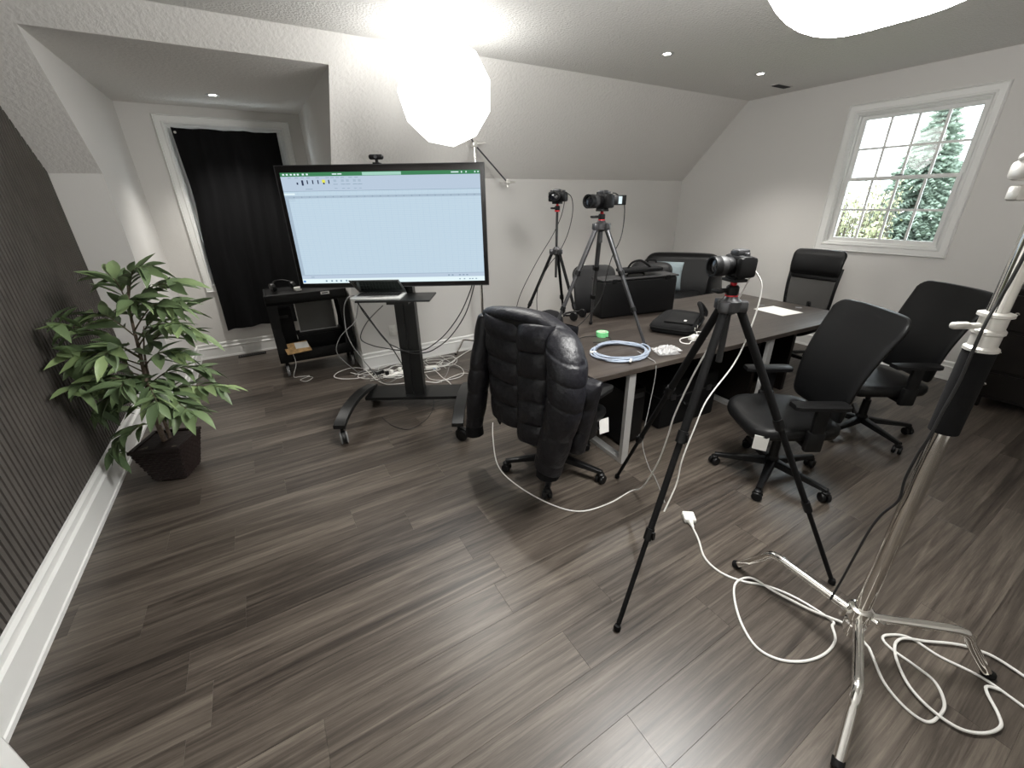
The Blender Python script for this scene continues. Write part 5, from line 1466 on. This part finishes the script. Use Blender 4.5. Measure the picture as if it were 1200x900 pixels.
for i in range(6):
    cx_, cy_ = rg.uniform(0.75, 1.55), rg.uniform(4.12, 4.38)
    pts = []
    a0 = rg.uniform(0, 6)
    for k in range(9):
        a = a0+k*0.95; r_ = rg.uniform(0.08, 0.2)
        pts.append((cx_+1.35*r_*math.cos(a)+0.012*k, min(4.54, cy_+0.8*r_*math.sin(a)), 0.006+rg.uniform(0, 0.035)))
    pts[0] = (*pts[0][:2], 0.005); pts[-1] = (*pts[-1][:2], 0.005)
    loose.append((cx_, pts))
loose.sort(key=lambda q: q[0])
for (cx_, pts), wh in zip(loose, ('leftmost, by the cart wheel', 'second from the cart', 'third from the cart', 'third from the light stand', 'second from the light stand', 'rightmost, toward the light stand')):
    cable('floor_cable', 'thin white curling cable in the floor tangle, '+wh, pts, 0.0035, 'cable_white', 'thin white cables in the floor tangle')
cable('floor_cable', 'thin dark cable lying under the display stand', fl([(1.22, 3.66), (1.163, 3.539), (1.084, 3.307), (0.946, 3.105), (0.765, 3.012), (0.663, 3.145), (0.624, 3.349)], 0.0035), 0.003, 'cable_black', 'cables tangled behind the display')
cable('floor_cable', 'thin white cable dangling from the cart shelf to the floor', [(0.11, 4.82, 0.28), (0.105, 4.785, 0.27), (0.11, 4.775, 0.15), (0.06, 4.77, 0.02), (0.12, 4.765, 0.005), (0.21, 4.74, 0.005), (0.16, 4.70, 0.005), (0.11, 4.66, 0.006), (0.16, 4.587, 0.005), (0.232, 4.66, 0.005), (0.184, 4.72, 0.008)], 0.003, 'cable_white')
st = root('power_strip', 'white power strip with plugs in the floor tangle behind the display', 'power strip', (1.02, 4.23, 0), R(12))
m = MB(); m.rbox((0, 0, 0.018), (0.30, 0.055, 0.036), 0.008); m.obj('housing', 'white_plastic', st)
for i in range(5):
    m = MB(); m.rbox((-0.11+i*0.05, 0, 0.037), (0.03, 0.034, 0.004), 0.002); m.obj('socket', 'paper', st)
for i, mt in ((0, 'black_plastic'), (1, 'white_plastic'), (3, 'white_plastic')):
    m = MB(); m.rbox((-0.11+i*0.05, 0, 0.060), (0.034, 0.036, 0.042), 0.006); m.obj('plug', mt, st)
ad = root('network_adapter', 'small white adapter box with a blue plug right of the column', 'adapter', (1.40, 4.20, 0), R(-20))
m = MB(); m.rbox((0, 0, 0.018), (0.13, 0.07, 0.035), 0.008); m.obj('body', 'white_plastic', ad)
m = MB(); m.rbox((0.03, -0.043, 0.018), (0.03, 0.02, 0.016), 0.003); m.obj('blue_plug', 'ui_blue' if False else 'cable_blue', ad)
ad = root('power_brick', 'black power brick on the floor in the cable tangle', 'adapter', (0.86, 4.36, 0), R(35))
m = MB(); m.rbox((0, 0, 0.022), (0.12, 0.06, 0.042), 0.008); m.obj('body', 'black_plastic', ad)
m = MB(); m.box((0, 0, 0.0435), (0.06, 0.03, 0.0006)); m.obj('rating_label', 'grey_plastic', ad)
sh = root('sandbag_pouch', 'dark weighted pouch on the foot of the slanted arm stand', 'sandbag', (2.16, 4.40, 0), R(-15))
m = MB(); rings = []
for f, s_ in ((0, 0.85), (0.3, 1.0), (0.7, 0.95), (1.0, 0.6)):
    rings.append([(a*s_, b_*s_, 0.055*f) for a, b_ in sellipse(0.14, 0.07, 24, 3)])
m.loft(rings); m.obj('pouch', 'fabric_black', sh, smooth=60)
m = MB(); m.tube(spline([(-0.05, 0, 0.05), (-0.03, 0, 0.085), (0.03, 0, 0.085), (0.05, 0, 0.05)], 4), 0.008, 6); m.obj('handle', 'fabric_black', sh)
